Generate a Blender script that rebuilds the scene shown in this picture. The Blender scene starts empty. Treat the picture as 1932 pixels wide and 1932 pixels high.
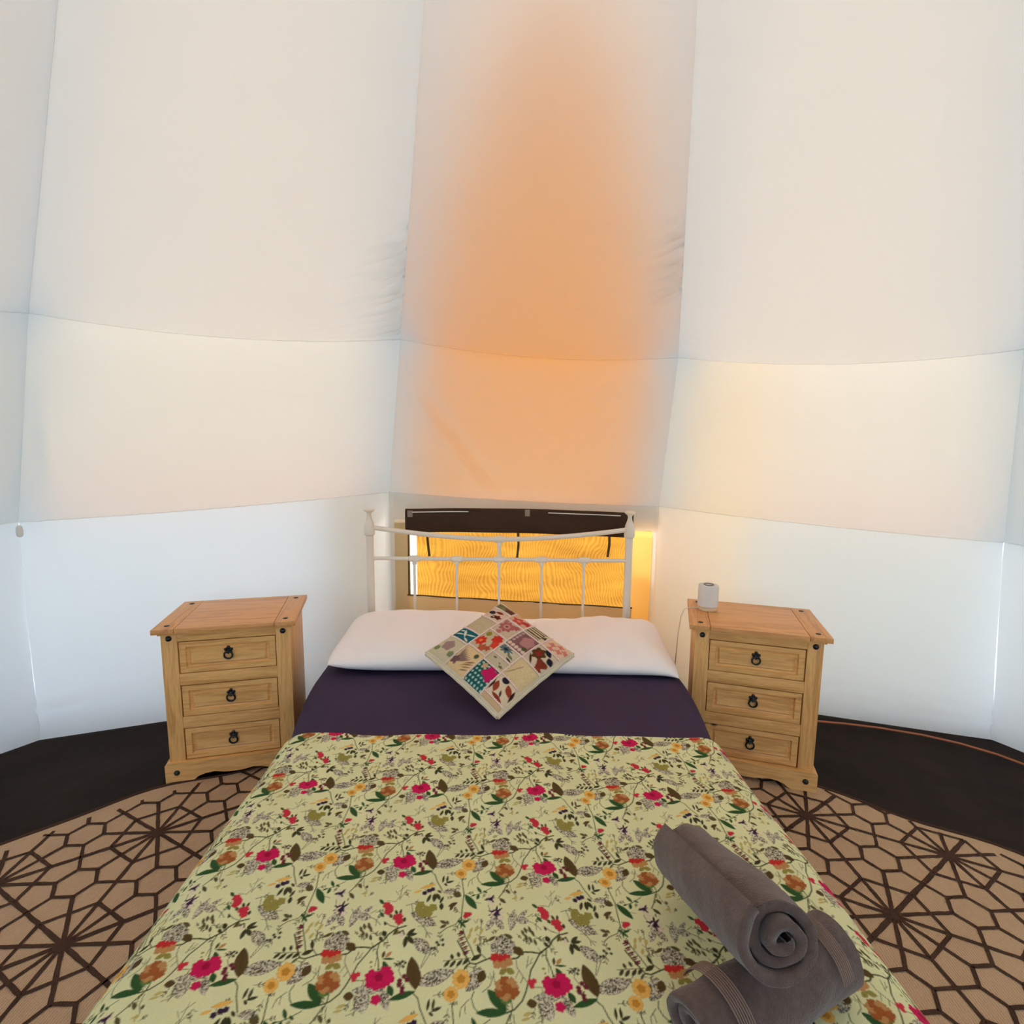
import bpy, bmesh, math, random
import numpy as np
from mathutils import Vector, Matrix

random.seed(7)
rng = np.random.RandomState(11)
scene = bpy.context.scene
PI = math.pi

# ------------------------------------------------------------------ camera
cam_d = bpy.data.cameras.new('camera')
cam = bpy.data.objects.new('camera', cam_d)
scene.collection.objects.link(cam)
CAM_H, PITCH, ROLL = 1.414, 0.1303, 0.010
cam_d.sensor_width = 36.0
cam_d.lens = 36.0 * 1000.0 / 1932.0
cam_d.clip_start = 0.05
cam.matrix_world = (Matrix.Translation((0, 0, CAM_H)) @ Matrix.Rotation(PI / 2 - PITCH, 4, 'X') @ Matrix.Rotation(ROLL, 4, 'Z'))
scene.camera = cam

# ------------------------------------------------------------------ sky, sun, exposure
world = bpy.data.worlds.new('sky')
scene.world = world
world.use_nodes = True
wt = world.node_tree
wt.nodes.clear()
w_out = wt.nodes.new('ShaderNodeOutputWorld')
w_bg = wt.nodes.new('ShaderNodeBackground')
w_sky = wt.nodes.new('ShaderNodeTexSky')
w_sky.sky_type = 'NISHITA'
w_sky.sun_disc = False
w_sky.sun_elevation = math.radians(52)
w_sky.sun_rotation = math.radians(15)
w_sky.air_density = 1.0
w_sky.dust_density = 2.5
w_sky.ozone_density = 1.0
w_bg.inputs['Strength'].default_value = 0.53
wt.links.new(w_sky.outputs[0], w_bg.inputs['Color'])
wt.links.new(w_bg.outputs[0], w_out.inputs['Surface'])

sun_d = bpy.data.lights.new('sun', 'SUN')
sun_d.energy = 2.0
sun_d.angle = math.radians(2.0)
sun_d.color = (1.0, 0.97, 0.93)
sun = bpy.data.objects.new('sun', sun_d)
scene.collection.objects.link(sun)
# the sun stands high behind the bed, a little to the right
sd = Vector((0.22, 0.62, 0.86)).normalized()
sun.rotation_euler = sd.to_track_quat('Z', 'Y').to_euler()
sun.location = (2, 8, 9)

vs = scene.view_settings
vs.view_transform = 'Standard'
vs.look = 'None'
vs.gamma = 1.0
vs.use_curve_mapping = False
vs.exposure = 0.17
scene.cycles.max_bounces = 7
scene.cycles.diffuse_bounces = 6
scene.cycles.glossy_bounces = 2
scene.cycles.adaptive_threshold = 0.22
scene.cycles.adaptive_min_samples = 16
scene.cycles.transparent_max_bounces = 12
scene.cycles.caustics_reflective = False
scene.cycles.caustics_refractive = False

# ------------------------------------------------------------------ helpers
COL = scene.collection


def lin(r, g, b):
    f = lambda c: (c / 255 / 12.92) if c / 255 <= 0.04045 else ((c / 255 + 0.055) / 1.055) ** 2.4
    return (f(r), f(g), f(b), 1.0)


def tag(o, label=None, cat=None, group=None, kind=None):
    if label: o['label'] = label
    if cat: o['category'] = cat
    if group: o['group'] = group
    if kind: o['kind'] = kind
    return o


def empty(name, loc=(0, 0, 0), rz=0.0, parent=None):
    o = bpy.data.objects.new(name, None)
    o.empty_display_size = 0.1
    o.location = loc
    o.rotation_euler = (0, 0, rz)
    COL.objects.link(o)
    if parent: o.parent = parent
    return o


class MB:
    """collects shapes, then links them as one mesh object"""
    def __init__(self):
        self.v, self.f = [], []

    def add(self, verts, faces):
        n = len(self.v)
        self.v.extend([tuple(map(float, p)) for p in verts])
        self.f.extend([tuple(i + n for i in q) for q in faces])
        return self

    def box(self, x0, x1, y0, y1, z0, z1, b=0.0):
        if b <= 0:
            vs_ = [(x, y, z) for x in (x0, x1) for y in (y0, y1) for z in (z0, z1)]
            return self.add(vs_, [(0, 1, 3, 2), (4, 6, 7, 5), (0, 4, 5, 1), (2, 3, 7, 6), (0, 2, 6, 4), (1, 5, 7, 3)])
        bm = bmesh.new()
        bmesh.ops.create_cube(bm, size=1.0)
        for q in bm.verts:
            q.co = ((x0 + x1) / 2 + q.co.x * (x1 - x0), (y0 + y1) / 2 + q.co.y * (y1 - y0), (z0 + z1) / 2 + q.co.z * (z1 - z0))
        bmesh.ops.bevel(bm, geom=list(bm.edges), offset=b, segments=2, affect='EDGES', profile=0.6)
        bm.verts.ensure_lookup_table()
        self.add([q.co[:] for q in bm.verts], [[q.index for q in fc.verts] for fc in bm.faces])
        bm.free()
        return self

    def tube(self, path, r, n=10, cap=True, closed=False):
        path = [Vector(p) for p in path]
        m = len(path)
        rs = r if hasattr(r, '__len__') else [r] * m
        vs_, fs = [], []
        prev = None
        for i, p in enumerate(path):
            if closed:
                t = (path[(i + 1) % m] - path[i - 1]).normalized()
            else:
                t = (path[min(i + 1, m - 1)] - path[max(i - 1, 0)]).normalized()
            if prev is None:
                a = Vector((0, 0, 1)) if abs(t.z) < 0.9 else Vector((1, 0, 0))
                u = t.cross(a).normalized()
            else:
                u = (prev - t * prev.dot(t)).normalized()
            prev = u
            w = t.cross(u)
            for k in range(n):
                c, s = math.cos(2 * PI * k / n), math.sin(2 * PI * k / n)
                vs_.append(p + (u * c + w * s) * rs[i])
        for i in range(m if closed else m - 1):
            j = (i + 1) % m
            for k in range(n):
                k2 = (k + 1) % n
                fs.append((i * n + k, i * n + k2, j * n + k2, j * n + k))
        if cap and not closed:
            fs.append(tuple(range(n))[::-1])
            fs.append(tuple((m - 1) * n + k for k in range(n)))
        return self.add(vs_, fs)

    def lathe(self, prof, c=(0, 0, 0), n=24, axis='z'):
        vs_, fs = [], []
        for (r, z) in prof:
            for k in range(n):
                a = 2 * PI * k / n
                p = (r * math.cos(a), r * math.sin(a), z)
                if axis == 'y': p = (p[0], p[2], p[1])
                if axis == 'x': p = (p[2], p[0], p[1])
                vs_.append((p[0] + c[0], p[1] + c[1], p[2] + c[2]))
        m = len(prof)
        for i in range(m - 1):
            for k in range(n):
                k2 = (k + 1) % n
                fs.append((i * n + k, i * n + k2, (i + 1) * n + k2, (i + 1) * n + k))
        fs.append(tuple(range(n))[::-1])
        fs.append(tuple((m - 1) * n + k for k in range(n)))
        return self.add(vs_, fs)

    def prism(self, poly, y0, y1):
        """poly in x,z extruded along y"""
        n = len(poly)
        vs_ = [(x, y0, z) for x, z in poly] + [(x, y1, z) for x, z in poly]
        fs = [tuple(range(n)), tuple(range(n, 2 * n))[::-1]]
        for i in range(n):
            j = (i + 1) % n
            fs.append((i, i + n, j + n, j))
        return self.add(vs_, fs)

    def build(self, name, mat, parent=None, smooth=True, angle=35):
        me = bpy.data.meshes.new(name)
        me.from_pydata(self.v, [], self.f)
        bm = bmesh.new()
        bm.from_mesh(me)
        bmesh.ops.recalc_face_normals(bm, faces=bm.faces)
        bm.to_mesh(me)
        bm.free()
        return link(name, me, mat, parent, smooth, angle)


def link(name, me, mat, parent=None, smooth=True, angle=None):
    if mat: me.materials.append(mat)
    if smooth:
        me.shade_smooth()
        if angle is not None and len(me.polygons) < 60000:
            me.set_sharp_from_angle(angle=math.radians(angle))
    o = bpy.data.objects.new(name, me)
    COL.objects.link(o)
    if parent: o.parent = parent
    return o


def grid_mesh(name, P, mat, parent=None, skip=None, closed_u=False, colors=None):
    """P: array (nv, nu, 3)"""
    nv, nu = P.shape[:2]
    idx = np.arange(nv * nu).reshape(nv, nu)
    a, b, c, d = idx[:-1, :-1], idx[:-1, 1:], idx[1:, 1:], idx[1:, :-1]
    q = np.stack([a, b, c, d], -1).reshape(-1, 4)
    if skip is not None:
        q = q[~skip.reshape(-1)]
    if closed_u:
        q = np.concatenate([q, np.stack([idx[:-1, -1], idx[:-1, 0], idx[1:, 0], idx[1:, -1]], -1)])
    me = bpy.data.meshes.new(name)
    me.vertices.add(nv * nu)
    me.vertices.foreach_set('co', P.reshape(-1).astype(np.float32))
    nq = len(q)
    me.loops.add(nq * 4)
    me.loops.foreach_set('vertex_index', q.reshape(-1).astype(np.int32))
    me.polygons.add(nq)
    me.polygons.foreach_set('loop_start', np.arange(0, nq * 4, 4, dtype=np.int32))
    me.update(calc_edges=True)
    me.validate()
    if colors is not None:
        at = me.color_attributes.new('print', 'FLOAT_COLOR', 'POINT')
        cc = np.ones((nv * nu, 4), np.float32)
        cc[:, :3] = colors.reshape(-1, 3)
        at.data.foreach_set('color', cc.reshape(-1))
    return link(name, me, mat, parent, True, None)


def copy_tree(o, parent=None):
    c = o.copy()
    COL.objects.link(c)
    c.parent = parent
    for ch in list(o.children):
        copy_tree(ch, c)
    return c


_waves = [(rng.normal(size=3), rng.uniform(0, 2 * PI)) for _ in range(24)]


def wob(P, scale, seed=0, n=8):
    """smooth pseudo noise of points (..., 3), about -1..1"""
    out = np.zeros(P.shape[:-1])
    for i in range(n):
        k, ph = _waves[(seed * 5 + i) % 24]
        out += np.sin(P @ (k * scale) + ph + seed)
    return out / math.sqrt(n * 0.5) * 0.6


# ------------------------------------------------------------------ materials
def new_mat(name):
    m = bpy.data.materials.new(name)
    m.use_nodes = True
    nt = m.node_tree
    nt.nodes.clear()
    out = nt.nodes.new('ShaderNodeOutputMaterial')
    return m, nt, out


def nd(nt, typ, **kw):
    n = nt.nodes.new(typ)
    for k, v in kw.items():
        if k in n.inputs.keys():
            n.inputs[k].default_value = v
        else:
            setattr(n, k, v)
    return n


def ramp(nt, fac, stops):
    r = nt.nodes.new('ShaderNodeValToRGB')
    el = r.color_ramp.elements
    while len(el) < len(stops): el.new(0.5)
    for e, (p, c) in zip(el, stops):
        e.position = p
        e.color = c
    nt.links.new(fac, r.inputs['Fac'])
    return r.outputs['Color']


def coords(nt, scale=(1, 1, 1), kind='Object'):
    tc = nt.nodes.new('ShaderNodeTexCoord')
    mp = nt.nodes.new('ShaderNodeMapping')
    mp.inputs['Scale'].default_value = scale
    nt.links.new(tc.outputs[kind], mp.inputs['Vector'])
    return mp.outputs['Vector']


def noise(nt, vec, scale, detail=4.0, rough=0.55, dist=0.0):
    n = nd(nt, 'ShaderNodeTexNoise', Scale=scale, Detail=detail, Roughness=rough, Distortion=dist)
    if vec is not None: nt.links.new(vec, n.inputs['Vector'])
    return n.outputs['Fac']


def bump(nt, height, strength=0.3, dist=0.01):
    b = nd(nt, 'ShaderNodeBump', Strength=strength, Distance=dist)
    nt.links.new(height, b.inputs['Height'])
    return b.outputs['Normal']


def principled(name, col, rough=0.6, spec=0.4, metal=0.0, noise_amt=0.0, noise_scale=20.0, bump_s=0.0, bump_scale=200.0, sheen=0.0, dist=0.002):
    m, nt, out = new_mat(name)
    p = nd(nt, 'ShaderNodeBsdfPrincipled', Roughness=rough, Metallic=metal)
    p.inputs['Specular IOR Level'].default_value = spec
    p.inputs['Base Color'].default_value = col
    if sheen: p.inputs['Sheen Weight'].default_value = sheen
    v = coords(nt)
    if noise_amt:
        d = tuple(c * (1 - noise_amt) for c in col[:3]) + (1,)
        e = tuple(min(1, c * (1 + noise_amt)) for c in col[:3]) + (1,)
        nt.links.new(ramp(nt, noise(nt, v, noise_scale), [(0.3, d), (0.7, e)]), p.inputs['Base Color'])
    if bump_s:
        nt.links.new(bump(nt, noise(nt, v, bump_scale, 2.0), bump_s, dist), p.inputs['Normal'])
    nt.links.new(p.outputs[0], out.inputs['Surface'])
    return m


def cloth(name, col, trans, transcol=None, rough_scale=250.0, bump_s=0.0):
    """thin woven canvas: part of the light is scattered back, part goes through"""
    m, nt, out = new_mat(name)
    d = nd(nt, 'ShaderNodeBsdfDiffuse', Color=col)
    t = nd(nt, 'ShaderNodeBsdfTranslucent', Color=transcol or col)
    mix = nd(nt, 'ShaderNodeMixShader')
    mix.inputs[0].default_value = trans
    if bump_s:
        bn = bump(nt, noise(nt, coords(nt), rough_scale, 2.0), bump_s, 0.002)
        nt.links.new(bn, d.inputs['Normal'])
    nt.links.new(d.outputs[0], mix.inputs[1])
    nt.links.new(t.outputs[0], mix.inputs[2])
    nt.links.new(mix.outputs[0], out.inputs['Surface'])
    return m


def wood(name, axis, light, dark):
    m, nt, out = new_mat(name)
    tc = nt.nodes.new('ShaderNodeTexCoord')
    oi = nt.nodes.new('ShaderNodeObjectInfo')
    ad = nd(nt, 'ShaderNodeVectorMath', operation='MULTIPLY_ADD')
    cmb = nt.nodes.new('ShaderNodeCombineXYZ')
    for i in range(3): nt.links.new(oi.outputs['Random'], cmb.inputs[i])
    nt.links.new(cmb.outputs[0], ad.inputs[0])
    ad.inputs[1].default_value = (3.1, 5.3, 7.7)
    nt.links.new(tc.outputs['Object'], ad.inputs[2])
    mp = nt.nodes.new('ShaderNodeMapping')
    mp.inputs['Scale'].default_value = {'x': (1.2, 16, 16), 'z': (16, 16, 1.2), 'y': (16, 1.2, 16)}[axis]
    nt.links.new(ad.outputs[0], mp.inputs['Vector'])
    v = mp.outputs['Vector']
    big = noise(nt, v, 1.6, 5.0, 0.6, 0.8)
    fine = noise(nt, v, 9.0, 3.0, 0.6, 0.3)
    mx = nd(nt, 'ShaderNodeMath', operation='MULTIPLY_ADD')
    mx.inputs[1].default_value = 0.35
    nt.links.new(fine, mx.inputs[0])
    nt.links.new(big, mx.inputs[2])
    mid = tuple((a + b) / 2 for a, b in zip(light, dark))
    col = ramp(nt, mx.outputs[0], [(0.42, dark), (0.58, mid), (0.68, light), (0.80, mid)])
    vo = nd(nt, 'ShaderNodeTexVoronoi', Scale=4.3)
    nt.links.new(ad.outputs[0], vo.inputs['Vector'])
    kn = ramp(nt, vo.outputs['Distance'], [(0.035, (1, 1, 1, 1)), (0.085, (0, 0, 0, 1))])
    mc = nd(nt, 'ShaderNodeMix', data_type='RGBA')
    nt.links.new(kn, mc.inputs[0])
    nt.links.new(col, mc.inputs[6])
    mc.inputs[7].default_value = lin(78, 46, 24)
    p = nd(nt, 'ShaderNodeBsdfPrincipled', Roughness=0.42)
    p.inputs['Specular IOR Level'].default_value = 0.35
    nt.links.new(mc.outputs[2], p.inputs['Base Color'])
    nt.links.new(bump(nt, mx.outputs[0], 0.12, 0.002), p.inputs['Normal'])
    nt.links.new(p.outputs[0], out.inputs['Surface'])
    return m


def attr_mat(name, rough=0.8, weave=420.0, sheen=0.0):
    """cloth whose woven or printed colours are stored on its vertices"""
    m, nt, out = new_mat(name)
    a = nd(nt, 'ShaderNodeVertexColor', layer_name='print')
    v = coords(nt)
    n = noise(nt, v, weave, 2.0)
    hs = nd(nt, 'ShaderNodeHueSaturation')
    mr = nd(nt, 'ShaderNodeMapRange')
    mr.inputs[3].default_value = 0.88
    mr.inputs[4].default_value = 1.10
    nt.links.new(n, mr.inputs[0])
    nt.links.new(mr.outputs[0], hs.inputs['Value'])
    nt.links.new(a.outputs[0], hs.inputs['Color'])
    p = nd(nt, 'ShaderNodeBsdfPrincipled', Roughness=rough)
    p.inputs['Specular IOR Level'].default_value = 0.15
    if sheen: p.inputs['Sheen Weight'].default_value = sheen
    nt.links.new(hs.outputs[0], p.inputs['Base Color'])
    nt.links.new(bump(nt, n, 0.25, 0.002), p.inputs['Normal'])
    nt.links.new(p.outputs[0], out.inputs['Surface'])
    return m


M = {}
M['liner'] = cloth('liner_cotton', (0.89, 0.88, 0.85, 1), 0.48)
M['liner_low'] = cloth('wall_cotton', (0.88, 0.90, 0.905, 1), 0.46)
M['seam'] = cloth('seam_tape', (0.86, 0.85, 0.82, 1), 0.30)
M['outer_cream'] = cloth('outer_canvas_cream', (0.90, 0.82, 0.70, 1), 0.33)
M['outer_wall'] = cloth('outer_canvas_pale', (0.82, 0.87, 0.91, 1), 0.34)
M['cool_strip'] = cloth('outer_cool_strip', (0.36, 0.48, 0.55, 1), 0.36)  # grey-blue cloth added to cool the light beside the seams
M['orange'] = cloth('orange_canvas', (0.84, 0.335, 0.006, 1), 0.33)
M['orange_sheet'] = cloth('orange_sheet_canvas', (0.92, 0.44, 0.06, 1), 0.36)
M['outer_warm'] = cloth('outer_canvas_dimmed', (0.84, 0.84, 0.78, 1), 0.27)  # dimmer copy of the pale canvas; right wall's weaker light put into it
M['apricot'] = cloth('apricot_filter_cloth', (0.93, 0.73, 0.46, 1), 0.37)
M['flap_thin'] = cloth('beige_flap', (0.88, 0.76, 0.50, 1), 0.52)
M['peach'] = cloth('peach_filter_cloth', (0.90, 0.73, 0.62, 1), 0.34)
M['flap'] = cloth('beige_canvas', (0.62, 0.54, 0.40, 1), 0.20, bump_s=0.2)
M['thin'] = cloth('thin_cotton', (0.95, 0.82, 0.45, 1), 0.75)  # white cotton, with the orange sheet's glow put into its colour
M['brown_pvc'] = principled('brown_groundsheet', lin(38, 27, 20), 0.75, 0.15, noise_amt=0.25, noise_scale=3.0, bump_s=0.35, bump_scale=5.0, dist=0.03)
M['blind'] = principled('brown_blind_cloth', lin(62, 42, 28), 0.7, 0.3, noise_amt=0.1, noise_scale=30)
M['white_metal'] = principled('cream_enamel_metal', lin(238, 230, 218), 0.28, 0.5)
M['white_plain'] = principled('white_piping', lin(235, 235, 232), 0.5)
M['grey_clip'] = principled('grey_plastic', lin(140, 128, 118), 0.5)
M['strap'] = principled('dark_strap', lin(88, 70, 40), 0.8)
M['iron'] = principled('black_iron', lin(26, 24, 25), 0.38, 0.5, noise_amt=0.3, noise_scale=60)
M['pine_x'] = wood('pine_long_grain', 'x', lin(242, 190, 120), lin(198, 138, 76))
M['pine_z'] = wood('pine_upright_grain', 'z', lin(242, 190, 120), lin(198, 138, 78))
M['pine_y'] = wood('pine_depth_grain', 'y', lin(224, 164, 104), lin(180, 118, 66))
M['pine_top'] = wood('pine_top_grain', 'x', lin(228, 168, 108), lin(186, 124, 70))
M['dark'] = principled('drawer_shadow_wood', lin(70, 44, 26), 0.8)
M['pillow'] = principled('white_cotton', lin(250, 243, 242), 0.85, 0.2, bump_s=0.1, bump_scale=350)
M['duvet'] = principled('purple_cotton', lin(64, 51, 76), 0.85, 0.2, noise_amt=0.10, noise_scale=4.0, bump_s=0.12, bump_scale=400)
M['mattress'] = principled('mattress_ticking', lin(220, 215, 205), 0.8)
M['divan'] = principled('divan_cloth', lin(60, 52, 58), 0.85)
M['floral'] = attr_mat('floral_print_cotton', 0.85, 500)
M['patch'] = attr_mat('embroidered_patch', 0.85, 600)
M['cushion'] = principled('cream_cotton', lin(222, 206, 178), 0.85, 0.2, noise_amt=0.06, noise_scale=40, bump_s=0.2, bump_scale=300)
M['braid'] = principled('white_braid', lin(238, 212, 200), 0.8)
M['towel'] = principled('taupe_terry', lin(98, 80, 74), 0.95, 0.1, noise_amt=0.18, noise_scale=90, bump_s=0.8, bump_scale=420, sheen=0.35)
M['towel_band'] = principled('taupe_dobby', lin(142, 118, 106), 0.8, 0.2)
M['lamp_shade'] = cloth('white_lamp_shade', (0.88, 0.87, 0.86, 1), 0.25)
M['lamp_base'] = principled('lamp_base', lin(228, 205, 170), 0.4)
M['grey_ring'] = principled('grey_ring', lin(140, 135, 130), 0.4)
M['cable_white'] = principled('white_cable', lin(225, 218, 205), 0.5)
M['cable_orange'] = principled('orange_cable', lin(168, 96, 56), 0.5)
M['grass'] = principled('grass_ground', lin(176, 182, 160), 0.9, noise_amt=0.3, noise_scale=8)

# ------------------------------------------------------------------ the tent
APEX = np.array([0.10, 0.30, 3.25])


def pol(az, d, z):
    a = math.radians(az)
    return np.array([d * math.sin(a), d * math.cos(a), z])


# every seam: floor, eave, upper seam; all run on to the peak over the middle of the tent
SEAMS = [
    [pol(-43.5, 3.26, 0), pol(-43.3, 3.26, 1.036), pol(-41.4, 2.82, 1.890)],
    [pol(-13.1, 3.03, 0), pol(-13.1, 3.03, 1.135), pol(-11.7, 2.69, 1.902)],
    [pol(15.6, 3.063, 0), pol(15.6, 3.063, 1.070), pol(16.8, 2.75, 1.830)],
    [pol(44.1, 3.41, 0), pol(43.3, 3.36, 0.974), pol(43.0, 2.95, 1.800)],
]
for i in range(1, 9):
    az = 43.5 + 30.33 * i
    b = pol(az, 3.32, 0)
    e = pol(az, 3.30, 1.0)
    s = APEX[:2] + (b[:2] - APEX[:2]) * 0.84
    SEAMS.append([b, e, np.array([s[0], s[1], 1.85])])
NS = 12
DOORS = (6, 7, 8)          # unseen entrance behind the viewer, widened to let in more cool light


def seam_levels(k, gap):
    out = []
    for i, p in enumerate(SEAMS[k % NS]):
        r = p[:2] - APEX[:2]
        r = r / np.linalg.norm(r)
        q = p.copy()
        q[:2] += r * gap
        if i == 2: q[2] += gap * 0.55
        if i == 1: q[2] += gap * 0.15
        out.append(q)
    a = APEX.copy()
    a[2] += gap * 1.2
    out.append(a)
    return out


def cell(k, band, us, vs_, gap=0.0, bulge=True):
    A, B = seam_levels(k, gap), seam_levels(k + 1, gap)
    U, V = np.meshgrid(us, vs_)
    U3, V3 = U[..., None], V[..., None]
    a = A[band] * (1 - V3) + A[band + 1] * V3
    b = B[band] * (1 - V3) + B[band + 1] * V3
    P = a * (1 - U3) + b * U3
    sag = [0.0, 0.012, 0.045, 0.0]
    sg = (sag[band] * (1 - V) + sag[band + 1] * V) * 4 * U * (1 - U)
    P[..., 2] -= sg
    mid = (A[band] + B[band] + A[band + 1] + B[band + 1]) / 4
    n = np.cross(B[band] - A[band], (A[band + 1] + B[band + 1]) / 2 - (A[band] + B[band]) / 2)
    n /= np.linalg.norm(n)
    if n @ (np.array([APEX[0], APEX[1], 1.0]) - mid) < 0: n = -n
    if bulge:
        pin = (1 - np.exp(-U / 0.045)) * (1 - np.exp(-(1 - U) / 0.045))
        bu = 0.55 * pin + 0.45 * np.sin(PI * U)
        if band == 2:
            bv = (1 - np.exp(-V / 0.045)) * (1 - V) ** 0.8
            amp = 0.105
        elif band == 1:
            bv = (1 - np.exp(-V / 0.09)) * (1 - np.exp(-(1 - V) / 0.13))
            amp = 0.072
        else:
            bv = (1 - np.exp(-V / 0.12)) * (1 - np.exp(-(1 - V) / 0.10))
            amp = 0.028
        D = amp * bu * bv
        D = D + 0.006 * wob(P, 2.4, k) * pin * bv
        if band == 2 and k in (0, 1, 2, 11):
            # puckers gathered along the upright seams
            for side, v0, v1, am in {0: [(1, 0.0, 0.26, 0.032)], 1: [(1, 0.13, 0.30, 0.028), (0, 0.02, 0.1, 0.004)],
                                     2: [(0, 0.0, 0.2, 0.003)], 11: [(1, 0.0, 0.2, 0.003)]}[k]:
                du = (1 - U if side else U) * 1.45
                win = np.clip((V - v0) / 0.02, 0, 1) * np.clip((v1 - V) / 0.06, 0, 1)
                ph = (V * 2.9 + du * 0.22 + 0.004 * np.sin(V * 300)) * 2 * PI / 0.052
                D = D + am * win * np.exp(-du / 0.10) * (1 - np.exp(-du / 0.012)) * (np.sin(ph) + 0.5 * np.sin(ph * 0.43 + 1))
        if band == 1 and k in (0, 1, 2, 11):
            ridges = {1: [((0.06, 0.85), (0.46, 0.02), 0.016), ((0.02, 0.80), (0.40, 0.0), -0.012)],
                      0: [((0.98, 0.55), (0.72, 0.18), 0.010), ((0.03, 0.75), (0.09, 0.1), -0.014)],
                      2: [((0.98, 0.22), (0.8, 0.04), 0.008), ((0.99, 0.15), (0.85, 0.0), -0.008)], 11: [((0.97, 0.6), (0.9, 0.1), 0.012)]}[k]
            for (x0, y0), (x1, y1), am in ridges:
                dx, dy = (x1 - x0), (y1 - y0)
                t = np.clip(((U - x0) * dx + (V - y0) * dy) / (dx * dx + dy * dy), 0, 1)
                dist = np.hypot((U - x0 - t * dx) * 1.45, (V - y0 - t * dy) * 0.85)
                D = D + am * np.exp(-(dist / 0.035) ** 2) * np.sin(PI * np.clip(t, 0.02, 0.98))
        if band == 0:
            D = D + 0.010 * wob(P, 4.5, k + 3) * bv
            # the foot of the wall is turned inwards over the groundsheet
            crease = 0.11 + 0.05 * np.sin(U * 3.0 + k)
            D = D + 0.035 * np.clip((crease - V) / crease, 0, 1)
            D = D + 0.012 * np.exp(-((V - crease - 0.02) / 0.03) ** 2)
            for j, (x0, sl) in enumerate([(0.15, 0.5), (0.85, -0.6), (0.55, 0.25)]):
                dd = (V - 0.16 - sl * (U - x0) * 0.5)
                D = D + 0.010 * np.exp(-(dd / 0.025) ** 2) * np.exp(-((U - x0) / 0.22) ** 2)
            # short folds fanning out under the eave
            D = D + 0.006 * np.sin(U * 70 + V * 30) * np.clip((V - 0.88) / 0.08, 0, 1) * (np.exp(-U / 0.1) + np.exp(-(1 - U) / 0.1))
        P = P + n * D[..., None]
    return P


def us_fine(n):
    t = np.linspace(0, 1, n)
    return 0.5 - 0.5 * np.cos(PI * t) * (0.35 + 0.65 * np.abs(np.cos(PI * t)) ** 0.3) if False else (0.6 * t + 0.4 * (0.5 - 0.5 * np.cos(PI * t)))


ceil = tag(empty('ceiling', (0, 0, 0)), 'white cotton tent roof of padded panels rising to a central peak', 'tent roof', kind='structure')
WALLN = {0: 'wall_back_left', 1: 'wall_back', 2: 'wall_back_right', 3: 'wall_right', 4: 'wall_right_middle', 5: 'wall_right_front',
         9: 'wall_left_front', 10: 'wall_left_middle', 11: 'wall_left'}
WALLL = {0: 'bluish white canvas tent wall behind the left nightstand', 1: 'canvas tent wall with a window behind the headboard',
         2: 'pale canvas tent wall behind the right nightstand', 3: 'tent wall panel at the far right edge', 11: 'tent wall panel at the far left edge'}
visible = (11, 0, 1, 2, 3)
walls = {}
for k in range(NS):
    fine = k in (0, 1, 2)
    nu = 90 if fine else (30 if k in visible else 12)
    us = us_fine(nu)
    # roof and belt panels
    tv = np.linspace(0, 1, 170 if fine else (60 if k in visible else 16))
    grid_mesh('roof_panel', cell(k, 2, us, tv ** 1.7), M['liner'], ceil)
    if k not in DOORS:
        grid_mesh('belt_panel', cell(k, 1, us, np.linspace(0, 1, 70 if fine else 24)), M['liner'], ceil)
    if k in DOORS: continue
    vs_ = np.linspace(0, 1, 70 if fine else 24)
    skip = None
    if k == 1:
        XL, XR = SEAMS[1][0][0], SEAMS[2][0][0]
        u0, u1 = (-0.660 - XL) / (XR - XL), (0.790 - XL) / (XR - XL)
        v0, v1 = 0.36 / 1.10, 0.955 / 1.10
        us = np.unique(np.concatenate([np.linspace(0, u0, 6), np.linspace(u0, u1, 50), np.linspace(u1, 1, 6)]))
        vs_ = np.unique(np.concatenate([np.linspace(0, v0, 24), np.linspace(v0, v1, 24), np.linspace(v1, 1, 12)]))
        uc, vc = (us[:-1] + us[1:]) / 2, (vs_[:-1] + vs_[1:]) / 2
        UC, VC = np.meshgrid(uc, vc)
        skip = (UC > u0) & (UC < u1) & (VC > v0) & (VC < v1)
    P = cell(k, 0, us, vs_)
    if k == 1:
        P[..., 1] = np.minimum(P[..., 1], 10)
    w = grid_mesh(WALLN[k], P, M['liner_low'], None, skip)
    tag(w, WALLL.get(k, 'pale canvas tent wall panel beside the entrance'), 'tent wall', kind='structure')
    walls[k] = w

# stitched seams: narrow felled edges standing up on the inside of the liner
def seam_fin(pts, inward, h, parent):
    pts = np.array(pts)
    n = np.array(inward)
    P = np.stack([pts - n * 0.002, pts + n * h], 0)
    return grid_mesh('seam', P, M['liner'], parent)


for k in (0, 1, 2, 3):
    L = seam_levels(k, 0.0)
    inn = np.array([APEX[0] - L[2][0], APEX[1] - L[2][1], 0.0])
    inn = inn / np.linalg.norm(inn)
    seam_fin([L[2] * (1 - t) + L[3] * t for t in np.linspace(0, 0.9, 40)], inn * 0.5 + np.array([0, 0, -0.85]), 0.008, ceil)
    seam_fin([L[1] * (1 - t) + L[2] * t for t in np.linspace(0, 1, 20)], inn, 0.008, ceil)
for k in (11, 0, 1, 2, 3):
    L = seam_levels(k, 0.0)
    inn = np.array([APEX[0] - L[2][0], APEX[1] - L[2][1], 0.0])
    inn = inn / np.linalg.norm(inn)
    seam_fin(cell(k, 1, np.linspace(0, 1, 40), np.array([1.0]))[0], inn * 0.8 + np.array([0, 0, -0.5]), 0.007, ceil)
    seam_fin(cell(k, 0, np.linspace(0, 1, 40), np.array([1.0]))[0], inn * 0.8 + np.array([0, 0, -0.5]), 0.007, walls[k])

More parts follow.
